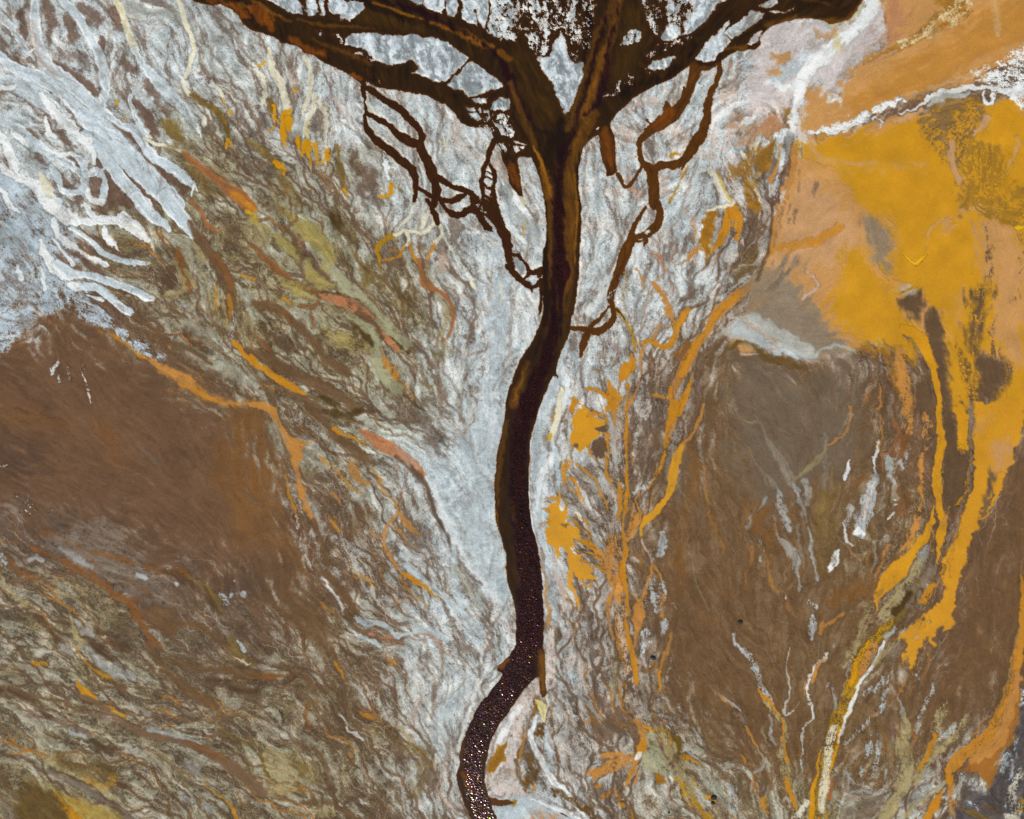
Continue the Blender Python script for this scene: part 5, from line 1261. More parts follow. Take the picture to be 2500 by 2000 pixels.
THREADS = """
20 fog e=14 a=.6 : 60,560,260 200,760,240 320,950,160
20 dark e=12 : 930,760,120 1100,700,60 1300,640,40 1500,500,40
20 dark e=12 : 420,1120,200 330,1300,120 380,1500,60
20 fog e=14 a=.7 : 1050,100,200 1000,420,180 900,620,160
20 dark e=8 : 640,80,60 660,200,60 650,400,70 600,600,40
20 rust e=8 a=.7 r=4 : 790,1120,80 810,1280,90 850,1430,60
20 rust e=8 a=.7 r=4 : 0,1400,60 60,1560,60
20 rust e=6 a=.8 : 1300,1000,60 1220,1060,60 1340,940,60
20 amber e=6 a=.8 : 1600,480,10 1800,410,20 2000,410,30 2080,350,20
30 amber e=8 a=.8 : 0,210,20 200,160,30 480,170,40 620,180,40 760,90,30 800,0,20
30 amber e=5 a=.5 : 300,-10,14 420,10,14 560,60,12
00 rust e=5 a=.8 r=6 : 1760,0,20 1950,40,60 2060,130,60
00 gold e=3 a=.5 r=6 : 2020,40,20 2090,60,30
10 rust e=6 a=.8 r=7 : -40,60,60 60,140,110 140,240,60
10 amber e=4 a=.9 : -60,-20,20 60,60,26 160,130,20 300,180,10
10 rust e=6 a=.8 : 300,330,40 420,400,50 560,460,50
10 amber e=4 a=.6 r=3 : 340,160,10 480,195,24 640,215,24 820,225,20 1000,240,10
10 amber e=5 a=.55 r=3 : 480,330,20 640,400,30 820,470,30 960,540,20
10 rust e=4 a=.9 : 800,630,20 880,660,26
10 fog e=12 a=.7 : 900,120,160 1150,180,120 1400,240,60
10 dark e=8 : 860,-40,30 980,60,44 1200,130,44 1400,190,44 1560,270,30
10 gold e=3 a=.75 r=2 : 980,20,14 1120,60,18 1240,110,24 1400,160,20
10 amber e=4 a=.9 r=4 : 1480,190,24 1620,230,50 1780,300,70 1900,370,60 1980,400,50
10 black e=5 chop=.55 : 1000,-20,24 1160,30,30 1320,80,50 1500,150,60 1600,200,40 1800,300,24 1950,400,24 2060,520,40 2110,650,60 2156,780,60
10 amber e=4 a=.8 r=3 : 2060,440,50 2130,500,50
20 black e=7 chop=.6 : -60,560,50 0,700,60 50,820,60 100,930,50 150,1040,30
20 dark e=6 chop=.4 : 150,1060,60 260,1110,50 380,1130,50 480,1040,60
20 bar e=5 a=.95 r=3 : -20,700,40 30,820,56 80,960,60 130,1080,44 180,1200,34 230,1320,34
20 gold e=3 a=.85 r=2 : 180,1230,16 230,1330,30 260,1420,40 290,1520,34
20 amber e=4 a=.9 : 260,1420,50 300,1560,66 325,1725,66
20 bar e=6 a=.95 r=4 : 860,-40,40 830,80,50 780,180,50 710,300,40 670,450,40 620,620,50 540,850,50 500,1000,50 470,1090,50
20 black e=5 chop=.35 : 800,120,20 740,330,26 690,500,30 650,700,30 580,900,26 540,1030,24
20 bar e=5 a=.95 r=3 : 930,-60,50 890,80,70 850,260,80 800,380,80 770,500,110 740,640,120 690,780,110 640,900,100 590,1010,80
20 amber e=4 a=.6 r=3 : 900,0,30 850,250,30 760,450,40 740,620,50 660,760,50 600,980,40
20 black e=5 chop=.6 : 890,20,14 880,180,24 820,320,30 800,480,44 790,620,60 760,740,60 720,860,50 660,930,30 600,980,20
20 bar e=5 a=.95 : 690,960,80 620,1080,110 560,1200,120 510,1330,120 490,1500,130 490,1725,130
20 amber e=5 a=.5 r=4 : 640,1000,30 560,1150,40 500,1350,30 520,1600,40
20 gold e=3 a=.7 r=2 : 530,1480,14 545,1600,18 545,1725,20
20 dark e=4 : 565,1300,20 560,1500,20 565,1725,26
20 black e=7 chop=.85 : 520,1120,30 470,1220,50 430,1330,60 400,1450,70 385,1600,74 385,1740,80
21 dark e=4 : 290,-20,26 295,150,26 290,350,40 285,600,60 285,800,60 280,1000,60
21 bar e=5 a=.95 r=3 : 325,-20,44 325,200,50 325,450,40 320,700,24
21 black e=6 : 360,400,30 350,700,50 360,850,50 320,1000,50 300,1150,60 280,1300,80
21 bar e=5 a=.95 r=3 : 490,-20,110 490,200,110 490,400,100 480,600,90 460,750,70 450,900,40
21 amber e=5 a=.5 r=4 : 470,-20,30 500,250,40 470,450,40 460,700,20
21 gold e=3 a=.8 r=2 : 545,-20,20 550,120,18 540,260,12 530,480,10
21 rust e=8 a=.6 : 460,500,60 450,620,60
21 fog e=10 a=.7 : 500,780,60 450,1000,80 400,1180,80
21 black e=5 chop=1 : 385,-40,80 395,100,84 400,300,80 405,450,100 420,560,120 410,700,70 400,850,50 385,980,50 360,1100,60 330,1200,70 280,1330,100 220,1440,120 180,1560,130 140,1740,150
21 bar e=5 a=.9 r=4 : 130,1330,30 90,1450,60 50,1560,90 20,1680,90
21 gold e=4 a=.5 r=5 : 90,1420,14 60,1530,30 20,1650,20
12 bar e=4 a=.9 r=3 : 2110,100,30 2080,300,36 2050,500,40 2040,620,40 2040,800,30
12 gold e=3 a=.7 : 2015,820,12 2030,940,16 2045,1040,10
22 black e=6 chop=1 : 120,-60,140 80,50,140 60,250,120 50,450,130 60,650,150 80,850,170 110,1050,190 140,1250,200 160,1450,200 165,1760,210
22 dark e=5 : 130,500,30 125,650,40 150,850,20
23 black e=6 chop=1 : 160,-60,210 150,150,210 120,300,220 40,450,230 -60,620,220 -150,780,200
Z3 black e=6 chop=1 : 1200,800,330 1020,1000,330 860,1250,300 720,1500,300 640,1740,290
Z3 amber e=5 a=.8 : 1020,600,70 950,690,60
Z3 gold e=5 a=.55 : 1470,560,60 1480,760,60 1490,980,50
Z3 amber e=6 a=.6 : 1440,480,60 1480,700,80 1480,1050,50
13 black e=6 chop=1 : 1960,760,150 1890,900,150 1850,1060,160 1820,1200,150 1830,1350,150 1850,1500,150 1890,1620,150 1940,1780,150
13 rust e=5 a=.7 r=4 : 1730,1330,30 1780,1430,34 1810,1480,20
13 bar e=5 a=.6 : 1745,1060,20 1735,1180,26 1720,1290,20
"""
TILES['Z3'] = (1050, 1500, 400/2156)

def pts_of(tile, s, w=20):
    ox, oy, k = TILES[tile]; out = []
    for q in s.split():
        v = [float(a) for a in q.split(',')]
        if len(v) > 2: w = v[2]
        out.append((ox+v[0]*k, oy+v[1]*k, w*k))
    return out

def parse(line):
    h, s = line.split(':', 1); h = h.split(); o = dict(q.split('=') for q in h if '=' in q)
    return [q for q in h if '=' not in q], o, s

def smooth_line(P, closed=False, ds=7.0):
    P = np.array(P, float); n = len(P)
    if n == 1: return np.vstack([P, P+[[.5, 0, 0]]])
    if n == 2 and not closed: return P
    out = []; m = n if closed else n-1
    for i in range(m):
        p1, p2 = P[i], P[(i+1) % n]
        p0 = P[i-1] if (closed or i > 0) else 2*p1-p2
        p3 = P[(i+2) % n] if (closed or i+2 < n) else 2*p2-p1
        k = max(1, int(np.hypot(*(p2-p1)[:2])/ds))
        for j in range(k):
            t = j/k; q = .5*((2*p1)+(p2-p0)*t+(2*p0-5*p1+4*p2-p3)*t*t+(3*p1-p0-3*p2+p3)*t**3)
            q[2] = p1[2]+(p2[2]-p1[2])*t; out.append(q)
    if not closed: out.append(P[-1])
    return np.array(out)

def sd_band(P, X, Y, far):
    out = np.full(X.shape, far, f4)
    for a, b in zip(P[:-1], P[1:]):
        d = b-a; L = d[0]*d[0]+d[1]*d[1]+1e-9
        R = max(a[2], b[2])/2+far
        x0, x1 = min(a[0], b[0])-R, max(a[0], b[0])+R; y0, y1 = min(a[1], b[1])-R, max(a[1], b[1])+R
        j0 = np.searchsorted(X_axis, x0); j1 = np.searchsorted(X_axis, x1)
        i0 = np.searchsorted(Y_axis, y0); i1 = np.searchsorted(Y_axis, y1)
        if j0 >= j1 or i0 >= i1: continue
        x = X[i0:i1, j0:j1]; y = Y[i0:i1, j0:j1]
        t = np.clip(((x-a[0])*d[0]+(y-a[1])*d[1])/L, 0, 1)
        v = np.hypot(x-a[0]-t*d[0], y-a[1]-t*d[1])-(a[2]+(b[2]-a[2])*t)/2
        np.minimum(out[i0:i1, j0:j1], v, out=out[i0:i1, j0:j1])
    return out

def sd_poly(P, X, Y):
    d2 = np.full(X.shape, 1e12, f4); ins = np.zeros(X.shape, bool); n = len(P)
    for i in range(n):
        a = P[i]; b = P[(i+1) % n]; ex, ey = b[0]-a[0], b[1]-a[1]; L = ex*ex+ey*ey+1e-9
        wx = X-f4(a[0]); wy = Y-f4(a[1])
        t = np.clip((wx*ex+wy*ey)/L, 0, 1)
        np.minimum(d2, (wx-t*ex)**2+(wy-t*ey)**2, out=d2)
        if abs(ey) > 1e-9:
            c = (Y >= min(a[1], b[1])) & (Y < max(a[1], b[1]))
            ins ^= c & (wx < wy*(ex/ey))
    d = np.sqrt(d2); return np.where(ins, -d, d)

WXA, WYA = vn(16, 11, 4, .6), vn(16, 12, 4, .6)

def shape(kind, P, rag, soft, k=None):
    """signed distance (negative inside) over a window of the grid, its outline roughened by rag"""
    global X_axis, Y_axis
    A = np.array(P)
    if kind == 's': A = smooth_line(A); R = A[:, 2].max()/2
    else: R = 0; A = smooth_line(A, True, 14.0) if len(A) < 45 else A
    m = R+soft+rag*2.6+6
    x0, x1, y0, y1 = A[:, 0].min()-m, A[:, 0].max()+m, A[:, 1].min()-m, A[:, 1].max()+m
    j0, j1 = np.clip(np.searchsorted(XS, [x0, x1]), 0, NX); i0, i1 = np.clip(np.searchsorted(YS, [y0, y1]), 0, NY)
    if j1-j0 < 2 or i1-i0 < 2: return None
    sl = (slice(i0, i1), slice(j0, j1)); far = soft+rag*3+8
    X = PX[sl]+WXA[sl]*f4(rag*.42); Y = PY[sl]+WYA[sl]*f4(rag*.42)
    if kind == 's':
        X_axis = XS[j0:j1]; Y_axis = YS[i0:i1]
        return sl, sd_band(A, X, Y, far)
    if (i1-i0)*(j1-j0) < 30000: return sl, sd_poly(A, X, Y)
    c = 5.0; gx = np.arange(XS[j0]-4*c, XS[j1-1]+4*c, c); gy = np.arange(YS[i0]-4*c, YS[i1-1]+4*c, c)
    U, V = np.meshgrid(gx.astype(f4), gy.astype(f4)); D = sd_poly(A, U, V)
    gx_ = np.clip((X-gx[0])/c, 0, len(gx)-1.01); gy_ = np.clip((Y-gy[0])/c, 0, len(gy)-1.01)
    ix = gx_.astype(int); iy = gy_.astype(int); fx = gx_-ix; fy = gy_-iy
    return sl, ((D[iy, ix]*(1-fx)+D[iy, ix+1]*fx)*(1-fy)+(D[iy+1, ix]*(1-fx)+D[iy+1, ix+1]*fx)*fy).astype(f4)

def table(s):
    M = np.array([[int(c) for c in l] for l in s.split()], f4)
    M = np.pad(M, ((4, 4), (4, 4)), 'edge')
    gx = (PX+WXA*10+vn(90, 5, 2)*26-62.5)/125+4; gy = (PY+WYA*10+vn(90, 6, 2)*26-62.5)/125+4
    gx = np.clip(gx, 0, M.shape[1]-1.01); gy = np.clip(gy, 0, M.shape[0]-1.01)
    ix = gx.astype(int); iy = gy.astype(int); fx = gx-ix; fy = gy-iy
    fx = fx*fx*(3-2*fx); fy = fy*fy*(3-2*fy)
    return (M[iy, ix]*(1-fx)+M[iy, ix+1]*fx)*(1-fy)+(M[iy+1, ix]*(1-fx)+M[iy+1, ix+1]*fx)*fy

# --- direction in which the old floods ran
gl = []
for l in FLOW.split('\n'): gl.append(pts_of('F', l))
for l in FEATURES.split('\n'):
    if l.startswith('s ') :
        h, o, s = parse(l); p = pts_of(h[1], s)
        if len(p) > 2: gl.append(p)
gp = []
for p in gl:
    q = smooth_line([(a, b, 0) for a, b, _ in p], ds=24.0); t = np.diff(q[:, :2], axis=0)
    for a, d in zip(q[:-1], t):
        gp.append((a[0], a[1], math.atan2(d[1], d[0])))
gp = np.array(gp)
cx = np.arange(GX0-30, GX1+60, 30.0); cy = np.arange(GY0-30, GY1+60, 30.0); CX, CY = np.meshgrid(cx, cy)
c2 = np.zeros(CX.shape); s2 = np.zeros(CX.shape)
for x, y, a in gp:
    w = 1/((CX-x)**2+(CY-y)**2+28**2)**1.5
    c2 += w*math.cos(2*a); s2 += w*math.sin(2*a)
nn = np.hypot(c2, s2)+1e-20; c2 /= nn; s2 /= nn
def up2(F):
    gx = (PX-cx[0])/30; gy = (PY-cy[0])/30; ix = gx.astype(int); iy = gy.astype(int); fx = gx-ix; fy = gy-iy
    return (F[iy, ix]*(1-fx)+F[iy, ix+1]*fx)*(1-fy)+(F[iy+1, ix]*(1-fx)+F[iy+1, ix+1]*fx)*fy
ANG = .5*np.arctan2(up2(s2), up2(c2))
ANG = (ANG+vn(70, 21, 4, .7)*.26).astype(f4)
DX, DY = np.cos(ANG), np.sin(ANG)

def streaks(fields, nsteps, h):
    """smear noise fields along the flow direction"""
    acc = [F.copy() for F in fields]; cnt = [1]*len(fields)
    for sgn in (1, -1):
        x = PX.copy(); y = PY.copy(); vx = DX*sgn; vy = DY*sgn
        for s in range(max(nsteps)):
            x += vx*f4(h); y += vy*f4(h)
            ix = np.clip(((x-GX0)/STEP+.5).astype(np.int32), 0, NX-1); iy = np.clip(((y-GY0)/STEP+.5).astype(np.int32), 0, NY-1)
            i = iy*NX+ix
            ux = DX.ravel()[i]; uy = DY.ravel()[i]; f = np.where(ux*vx+uy*vy < 0, f4(-1), f4(1)); vx = ux*f; vy = uy*f
            for k, F in enumerate(fields):
                if s < nsteps[k]: acc[k] += F.ravel()[i]
    out = []
    for a in acc: a -= a.mean(); a /= a.std(); out.append(a)
    return out

SA_, SB_, SC_ = streaks([vn(STEP, 31)+.0, vn(9, 32, 2), vn(26, 33, 2)], [5, 11, 18], 2.2)
SD_, SE_ = streaks([vn(5, 34, 2), vn(15, 35, 2)], [4, 12], 2.4)
SF_, SG_, SH_ = streaks([vn(8, 36, 2), vn(14, 37, 2), vn(20, 38, 2)], [14, 20, 30], 2.2)
GRAIN = vn(STEP, 41); CLOUD = vn(40, 42, 4)
DX, DY = -DY, DX; XP_, = streaks([vn(9, 45, 2)], [9], 2.2); DX, DY = DY, -DX
def marble(cell, seed, push, oc=4):
    a, b = vn(cell*1.3, seed+1, 3), vn(cell*1.3, seed+2, 3)
    F = bil(vn(cell, seed, oc, .62), PX+a*f4(push)+DX*vn(cell*2, seed+3, 2)*f4(push*.8), PY+b*f4(push)+DY*vn(cell*2, seed+4, 2)*f4(push*.8))
    F -= F.mean(); F /= F.std(); return F
M1, M2, M3 = marble(22, 80, 9), marble(11, 90, 6, 3), marble(34, 100, 14)
def blur(F, k):
    for _ in range(k):
        F = (F+np.roll(F, 1, 0)+np.roll(F, -1, 0))/3; F = (F+np.roll(F, 1, 1)+np.roll(F, -1, 1))/3
    return F
SGN = np.where(DY*.9+DX*.45 < 0, f4(-1), f4(1)); QX, QY = DX*SGN, DY*SGN
def rills(n, steps, relief, pull, seed, h=2.4):
    """drops that run down the flats and gather in the hollows of a relief"""
    gy, gx = np.gradient(relief); g = f4(pull/np.hypot(gx, gy).mean()); cr = (gx*-QY+gy*QX)*g; vx = QX+cr*QY; vy = QY-cr*QX; l = np.hypot(vx, vy)+1e-6; vx = (vx/l).ravel(); vy = (vy/l).ravel()
    rng = np.random.default_rng(seed); x = rng.uniform(GX0, GX1, n).astype(f4); y = rng.uniform(GY0, GY1, n).astype(f4); acc = np.zeros(NX*NY, f4)
    for s_ in range(steps):
        i = np.clip(((y-GY0)/STEP+.5).astype(np.int32), 0, NY-1)*NX+np.clip(((x-GX0)/STEP+.5).astype(np.int32), 0, NX-1)
        if s_ > 6: acc += np.bincount(i, minlength=NX*NY)*f4(min(1, (steps-s_)/12))
        x += vx[i]*h; y += vy[i]*h
    return acc.reshape(NY, NX)
RA = rills(160000, 110, vn(40, 111, 4, .55), .85, 1); RB_ = rills(260000, 55, vn(18, 112, 3, .6), .8, 2); RC_ = rills(60000, 190, vn(90, 113, 5, .55), .9, 3)
def rel(F): F = F/np.mean(F); return np.clip((F-1.2)/9, 0, 1)**.6
ra, rb, rc = rel(RA), rel(RB_), rel(RC_)
raw = blur(ra, 2); rcw = blur(rc, 3)
wpx, wpy = vn(22, 120, 4, .55), vn(22, 121, 4, .55)
def crinkle(F, push):
    q = bil(F, PX+wpx*f4(push), PY+wpy*f4(push)); q -= q.mean(); return q/q.std()
KG_, KB_, KH_ = crinkle(SG_, 5), crinkle(SB_, 3.5), crinkle(SH_, 8)
rbw = blur(rb, 1)
TEX = .60*KG_+.42*KB_+.42*KH_+.20*M1+.20*SA_+.14*CLOUD+.14*GRAIN-1.5*(raw-raw.mean())-1.1*(rbw-rbw.mean())-1.8*(rcw-rcw.mean()); TEX /= TEX.std()
TEX2 = .3*SD_+.7*crinkle(SE_, 8)+.45*M3+.3*vn(60, 44, 3)+.3*GRAIN; TEX2 /= TEX2.std()

def zq(c):  # threshold above which a share c of a unit normal lies
    c = np.clip(c, .004, .996); s = np.where(c < .5, 1., -1.); p = np.minimum(c, 1-c); t = np.sqrt(-2*np.log(p))
    return s*(t-(2.515517+.802853*t+.010328*t*t)/(1+1.432788*t+.189269*t*t+.001308*t**3))

def C(*v): return np.array(v, f4)/255
def mix(A, B, m):
    for k in range(3): A[..., k] += (B[k]-A[..., k])*m if np.ndim(B[k]) == 0 else (B[k]-A[..., k])*m

# --- bare ground, olive silt and salt
salt = table(SALT)/9; olive = table(OLIVE)/9; pink = table(PINK)/9; warm = (table(WARM)-5)/4
RGB = np.empty((NY, NX, 3), f4); RGB[:] = C(106, 86, 70)
for k, g in enumerate((.10, -.005, -.10)): RGB[..., k] += g*warm*.55
mm = sstep(-.6, 2.2, TEX2)*.45; mix(RGB, C(84, 64, 46), mm); mix(RGB, C(148, 140, 134), sstep(.25, .95, salt)*.85)
ol = sstep(-.45, .75, TEX2-zq(olive*.95+.01)); mix(RGB, C(96, 78, 40), np.clip(olive*1.4, 0, 1)*.5)
kc = np.clip(olive*1.3, 0, 1)*ol; mix(RGB, C(156, 144, 104), kc*.8)
zs = zq(.06+salt*.86)
patch = vn(60, 57, 3); zs = zs-patch*.3; smk = .55+.45*sstep(0, .6, salt)
sm = .5*sstep(-1.2, 1.0, TEX-zs)+.5*sstep(-.18, .22, TEX-zs)
lo, hi = C(144, 131, 118), C(184, 194, 197)
sc = np.clip(salt*1.25-.1, 0, 1)[..., None]; saltc = lo*(1-sc)+hi*sc
saltc += (C(150, 148, 122)-saltc)*(np.clip(olive*1.5, 0, .75))[..., None]
saltc += (C(202, 178, 162)-saltc)*(np.clip(pink*1.7, 0, .8)*sstep(-.2, 1.2, CLOUD+vn(22, 51, 2)*.6))[..., None]
crk = np.exp(-(crinkle(SF_, 5)/.10)**2)*sstep(-.4, .8, vn(46, 55, 2)); thr = np.exp(-(KG_/.08)**2)*sstep(-.2, .9, vn(60, 56, 2)+.3*GRAIN); lin_ = np.exp(-(KH_/.05)**2)*sstep(-.5, .6, vn(90, 59, 2))
RGB += (saltc-RGB)*(sm*(.55+.45*sstep(0, .6, salt)))[..., None]
br = sstep(.9, 2.4, TEX-zs)*np.clip(.2+salt, 0, 1); RGB += (C(216, 224, 226)-RGB)*(br*.5)[..., None]
crack = np.exp(-(M1/.10)**2)*sstep(-.6, .8, vn(70, 52, 2)+.2*GRAIN)*sstep(.02, .3, salt+olive*.5); RGB *= (1-.24*crack)[..., None]
vein = np.maximum(np.exp(-(M2/.10)**2)*sstep(-.2, 1., vn(50, 53, 2)), np.exp(-(M3/.07)**2)*sstep(-.2, .8, vn(90, 58, 2))); RGB += (C(198, 196, 184)-RGB)*(vein*(.10+.35*np.clip(salt*2+olive, 0, 1)))[..., None]
RGB *= (1-(.30*crk)*sstep(.03, .35, salt+olive*.6))[..., None]
RGB += (C(206, 206, 198)-RGB)*(thr*(.12+.45*np.clip(salt*1.5+olive*.7, 0, 1)))[..., None]
RGB += (C(120, 84, 52)-RGB)*(lin_*.55*sstep(.05, .3, salt+olive))[..., None]
lev = np.maximum(sstep(.02, .06, rcw)*sstep(.12, .07, rcw), sstep(.02, .07, raw)*sstep(.16, .09, raw)*.7)*sstep(-1, 1, M2+GRAIN*.4); RGB += (C(186, 180, 166)-RGB)*(lev*.30*sstep(.02, .3, salt+olive))[..., None]
bed = np.maximum(sstep(.12, .4, raw)*.6, sstep(.06, .22, rcw)*.8)*sstep(.02, .2, salt+olive*.7+.04)*(1-.55*sstep(.55, .9, salt)); bc = C(104, 82, 62)*(1-.5*sstep(.4, .9, salt))[..., None]+C(146, 130, 118)*(.5*sstep(.4, .9, salt))[..., None]
RGB += (bc-RGB)*bed[..., None]
hair = sstep(.3, .8, rb)*sstep(-.2, .9, vn(70, 114, 3)); RGB += (C(204, 200, 190)-RGB)*(hair*.45)[..., None]
gold = sstep(.10, .3, raw)*sstep(.9, 1.5, vn(110, 115, 3)+.5*GRAIN)*sstep(.05, .25, salt+olive)*sstep(.75, .4, salt); RGB += (C(176, 118, 50)-RGB)*(gold*.7)[..., None]
pit = sstep(2.1, 2.8, vn(STEP*2, 54)+.5*GRAIN)*sstep(.5, .8, salt); RGB *= (1-.5*pit)[..., None]
HT = (.035*TEX*np.clip(.4+salt, 0, 1)+.02*TEX2+.03*SB_).astype(f4)
AMP = np.ones((NY, NX), f4); POOL = {}; 

def paint(line):
    h, o, s = parse(line); kind, tile, cn = h[0], h[1], h[2]
    e = float(o.get('e', 3)); r = float(o.get('r', 4)); a = float(o.get('a', 1)); t = float(o.get('t', 0)); c = COL[cn]
    q = shape(kind, pts_of(tile, s), r, e)
    if q is None: return
    sl, d = q
    if e < 3: d = d+GRAIN[sl]*.4+KB_[sl]*.9+SA_[sl]*.3
    else: d = d+(SB_[sl]*.35+KB_[sl]*.35+GRAIN[sl]*.12)*e*.6
    m = sstep(e, -e, d)*a
    if c[3] > .25 or kind == 's': m = m*(1-(.10+.30*min(1, c[3]))*sstep(.2, 1.6, -TEX[sl]+.3*SB_[sl]))
    if t > 0:
        st = .4*SA_[sl]+.35*GRAIN[sl]+.3*SD_[sl]+.5*M2[sl]+.3*M1[sl]
        m = m*sstep(-.45, .45, st/.88-zq(1-t-.25*sstep(-14, 0, d)*(t > .2)))
    m = np.clip(m, 0, 1)
    if e < 9 and kind == 's' and c[3] > .12:
        dk = np.exp(-((d-1.2)/1.5)**2)*a*.20*sstep(-1, .6, SD_[sl])
        RGB[sl] *= (1-dk)[..., None]
    for k in range(3): RGB[sl][..., k] += (c[k]/255-RGB[sl][..., k])*m
    AMP[sl] += (c[3]-AMP[sl])*m
    HT[sl] *= 1-m*(1-min(1, c[3]*1.3))*.8
    if 'h' in o: HT[sl] += float(o['h'])*sstep(2, -5, d)*a
    if 'rim' in o:
        rc = COL[o['rim']]; rm = np.exp(-((d+2.6)/2.4)**2)*a*sstep(-1.2, 1, SB_[sl]+SC_[sl]*.6+.4*GRAIN[sl]); rm = np.clip(rm, 0, .9)
        for k in range(3): RGB[sl][..., k] += (rc[k]/255-RGB[sl][..., k])*rm
    if 'n' in o:
        n = int(o['n']); P = POOL.setdefault(n, np.full((NY, NX), 9, f4)); np.minimum(P[sl], d, out=P[sl])

for l in FEATURES.split('\n'):
    if l and l[0] in 'sp':
        paint(l)
        if l.startswith('p 12 BW'):
            q = shape('p', pts_of('12', l.split(':')[1]), 16, 20); sl, d = q; m = sstep(10, -30, d)*sstep(-1, .8, CLOUD[sl]+.4)
            rp = crinkle(XP_, 4)[sl]; RGB[sl] *= (1-.13*m*sstep(.1, 1.3, rp))[..., None]; RGB[sl] += (C(206, 214, 214)-RGB[sl])*(m*.35*sstep(.3, 1.4, -rp))[..., None]; HT[sl] += -.05*m*rp

# --- water: signed distance to the shore, owner of each stretch
SDW = np.full((NY, NX), 40, f4); OWN = np.zeros((NY, NX), np.int8)
TONE = np.empty((NY, NX, 3), f4); TONE[:] = C(*COL['deep'][:3])
def add_water(kind, P, own, col, rag):
    q = shape(kind, P, rag, 30)
    if q is None: return
    sl, d = q; d = d+GRAIN[sl]*.35+SD_[sl]*.5
    OWN[sl][d < SDW[sl]] = own; 
    if col:
        m = sstep(4, 1, d)*sstep(-4, 3, SDW[sl])
        for k in range(3): TONE[sl][..., k] += (COL[col][k]/255-TONE[sl][..., k])*m
    np.minimum(SDW[sl], d, out=SDW[sl])
add_water('p', [tuple(float(v) for v in q.split(','))+(0.,) for q in DELTA.split()], 1, None, 1.6)
OWN[(OWN == 1) & (PY > 370)] = 2
for l in BROOKS.strip().split('\n'):
    h, o, s = parse(l); add_water('s', pts_of(h[0], s), {'L': 3, 'R': 4}[h[1]], {'L': 'left', 'R': 'right'}[h[1]], 2.6)
RIDGE = np.abs(.8*vn(13, 61, 3)+.6*vn(7, 62, 2)); RV = (.6*crinkle(SB_, 4)+.6*vn(7, 63, 2)+.35*SA_+.3*KG_)
ISL = np.zeros((NY, NX), f4)
for l in ISLANDS.strip().split('\n'):
    h, o, s = parse(l); fr = 'f' in h; c = float(o.get('c', 1))
    q = shape('p', pts_of(h[0], s), 7.0 if fr else 4.0, 12)
    if q is None: continue
    sl, d = q
    if fr:
        v = RV[sl]+.45*GRAIN[sl]; d = np.maximum(d, (zq(np.array(c))-v/1.05)*3.6)
    else: d = d+RV[sl]*1.1*sstep(-16, -1, d)+GRAIN[sl]*.4
    np.maximum(SDW[sl], -d, out=SDW[sl]); m = sstep(3, -2, d); ISL[sl] = np.maximum(ISL[sl], m)
DEP = -SDW
# islands: clean bluish salt with a fine dark weave
wv = sstep(-.9, 1.1, TEX+.5*vn(7, 71, 2)); isc = C(140, 150, 156)*(1-wv[..., None])+C(200, 212, 220)*wv[..., None]
mi = sstep(.1, .9, ISL)*sstep(-3, 1, SDW)*sstep(1950, 1700, PX); RGB += (isc-RGB)*(mi*.85)[..., None]
# thin pale crust on every shore
shore = np.exp(-((SDW-3.6)/2.2)**2)*sstep(-.8, 1, SB_+GRAIN*.3); RGB += (C(214, 206, 196)-RGB)*(shore*.55)[..., None]
under = sstep(2.2, -.5, SDW); RGB += (C(104, 62, 14)-RGB)*under[..., None]

# --- water colour: silt load, depth, threads of current
shal = sstep(7, 0, DEP); mt = (sstep(-.6, 1.4, SC_+CLOUD*.4))[..., None]
TONE = TONE*(1-.35*mt)+(TONE*.55+C(*COL['fog'][:3])*.45)*(.35*mt)
edge = np.array(COL['edge'][:3], f4)/255; mo = ((OWN <= 2)*shal*.55)[..., None]; TONE = TONE*(1-mo)+edge*mo
CHOP = np.zeros((NY, NX), f4)
for l in THREADS.strip().split('\n'):
    h, o, s = parse(l); e = float(o.get('e', 5)); a = float(o.get('a', .85)); c = COL[h[1]]; cl = (SB_*.5+SD_*.35)
    q = shape('s', pts_of(h[0], s), float(o.get('r', 3)), e)
    if q is None: continue
    sl, d = q; m = sstep(e, -e, d+cl[sl]*e*.7)*a
    for k in range(3): TONE[sl][..., k] += (c[k]/255-TONE[sl][..., k])*m
    if 'chop' in o: CHOP[sl] = np.maximum(CHOP[sl], sstep(8, -6, d)*float(o['chop']))
TONE *= (1+.10*SB_*sstep(2, 12, DEP)+.05*SA_)[..., None]
CHOP *= sstep(1, 6, DEP)

# --- final plan colours
tx = (.03*SA_+.02*SB_+.032*M2+.03*M1+.03*SF_+.02*KB_)*AMP**1.3+.05*GRAIN*(.4+.6*AMP)+.02*CLOUD; RGB *= (1+tx)[..., None]
RGB = np.clip(RGB, .02, .97); TONE = np.clip(TONE, .008, .9)
def lin(c): return np.where(c <= .04045, c/12.92, ((c+.055)/1.055)**2.4).astype(f4)
# --- heights in metres: water level -0.10
LEVEL = -.10
HT = np.clip(HT, -.07, .35)
HT = np.where(SDW < 30, LEVEL+(HT-LEVEL)*sstep(-1.0, 7.0, SDW)*1.0, HT)
HT = np.where(SDW < 3, np.minimum(HT, LEVEL+np.clip(SDW, -14, 3)*.022), HT)
for n, P in POOL.items():
    HT = np.where(P < 4, np.minimum(HT, LEVEL+.05+np.clip(P, -8, 4)*.012), HT)

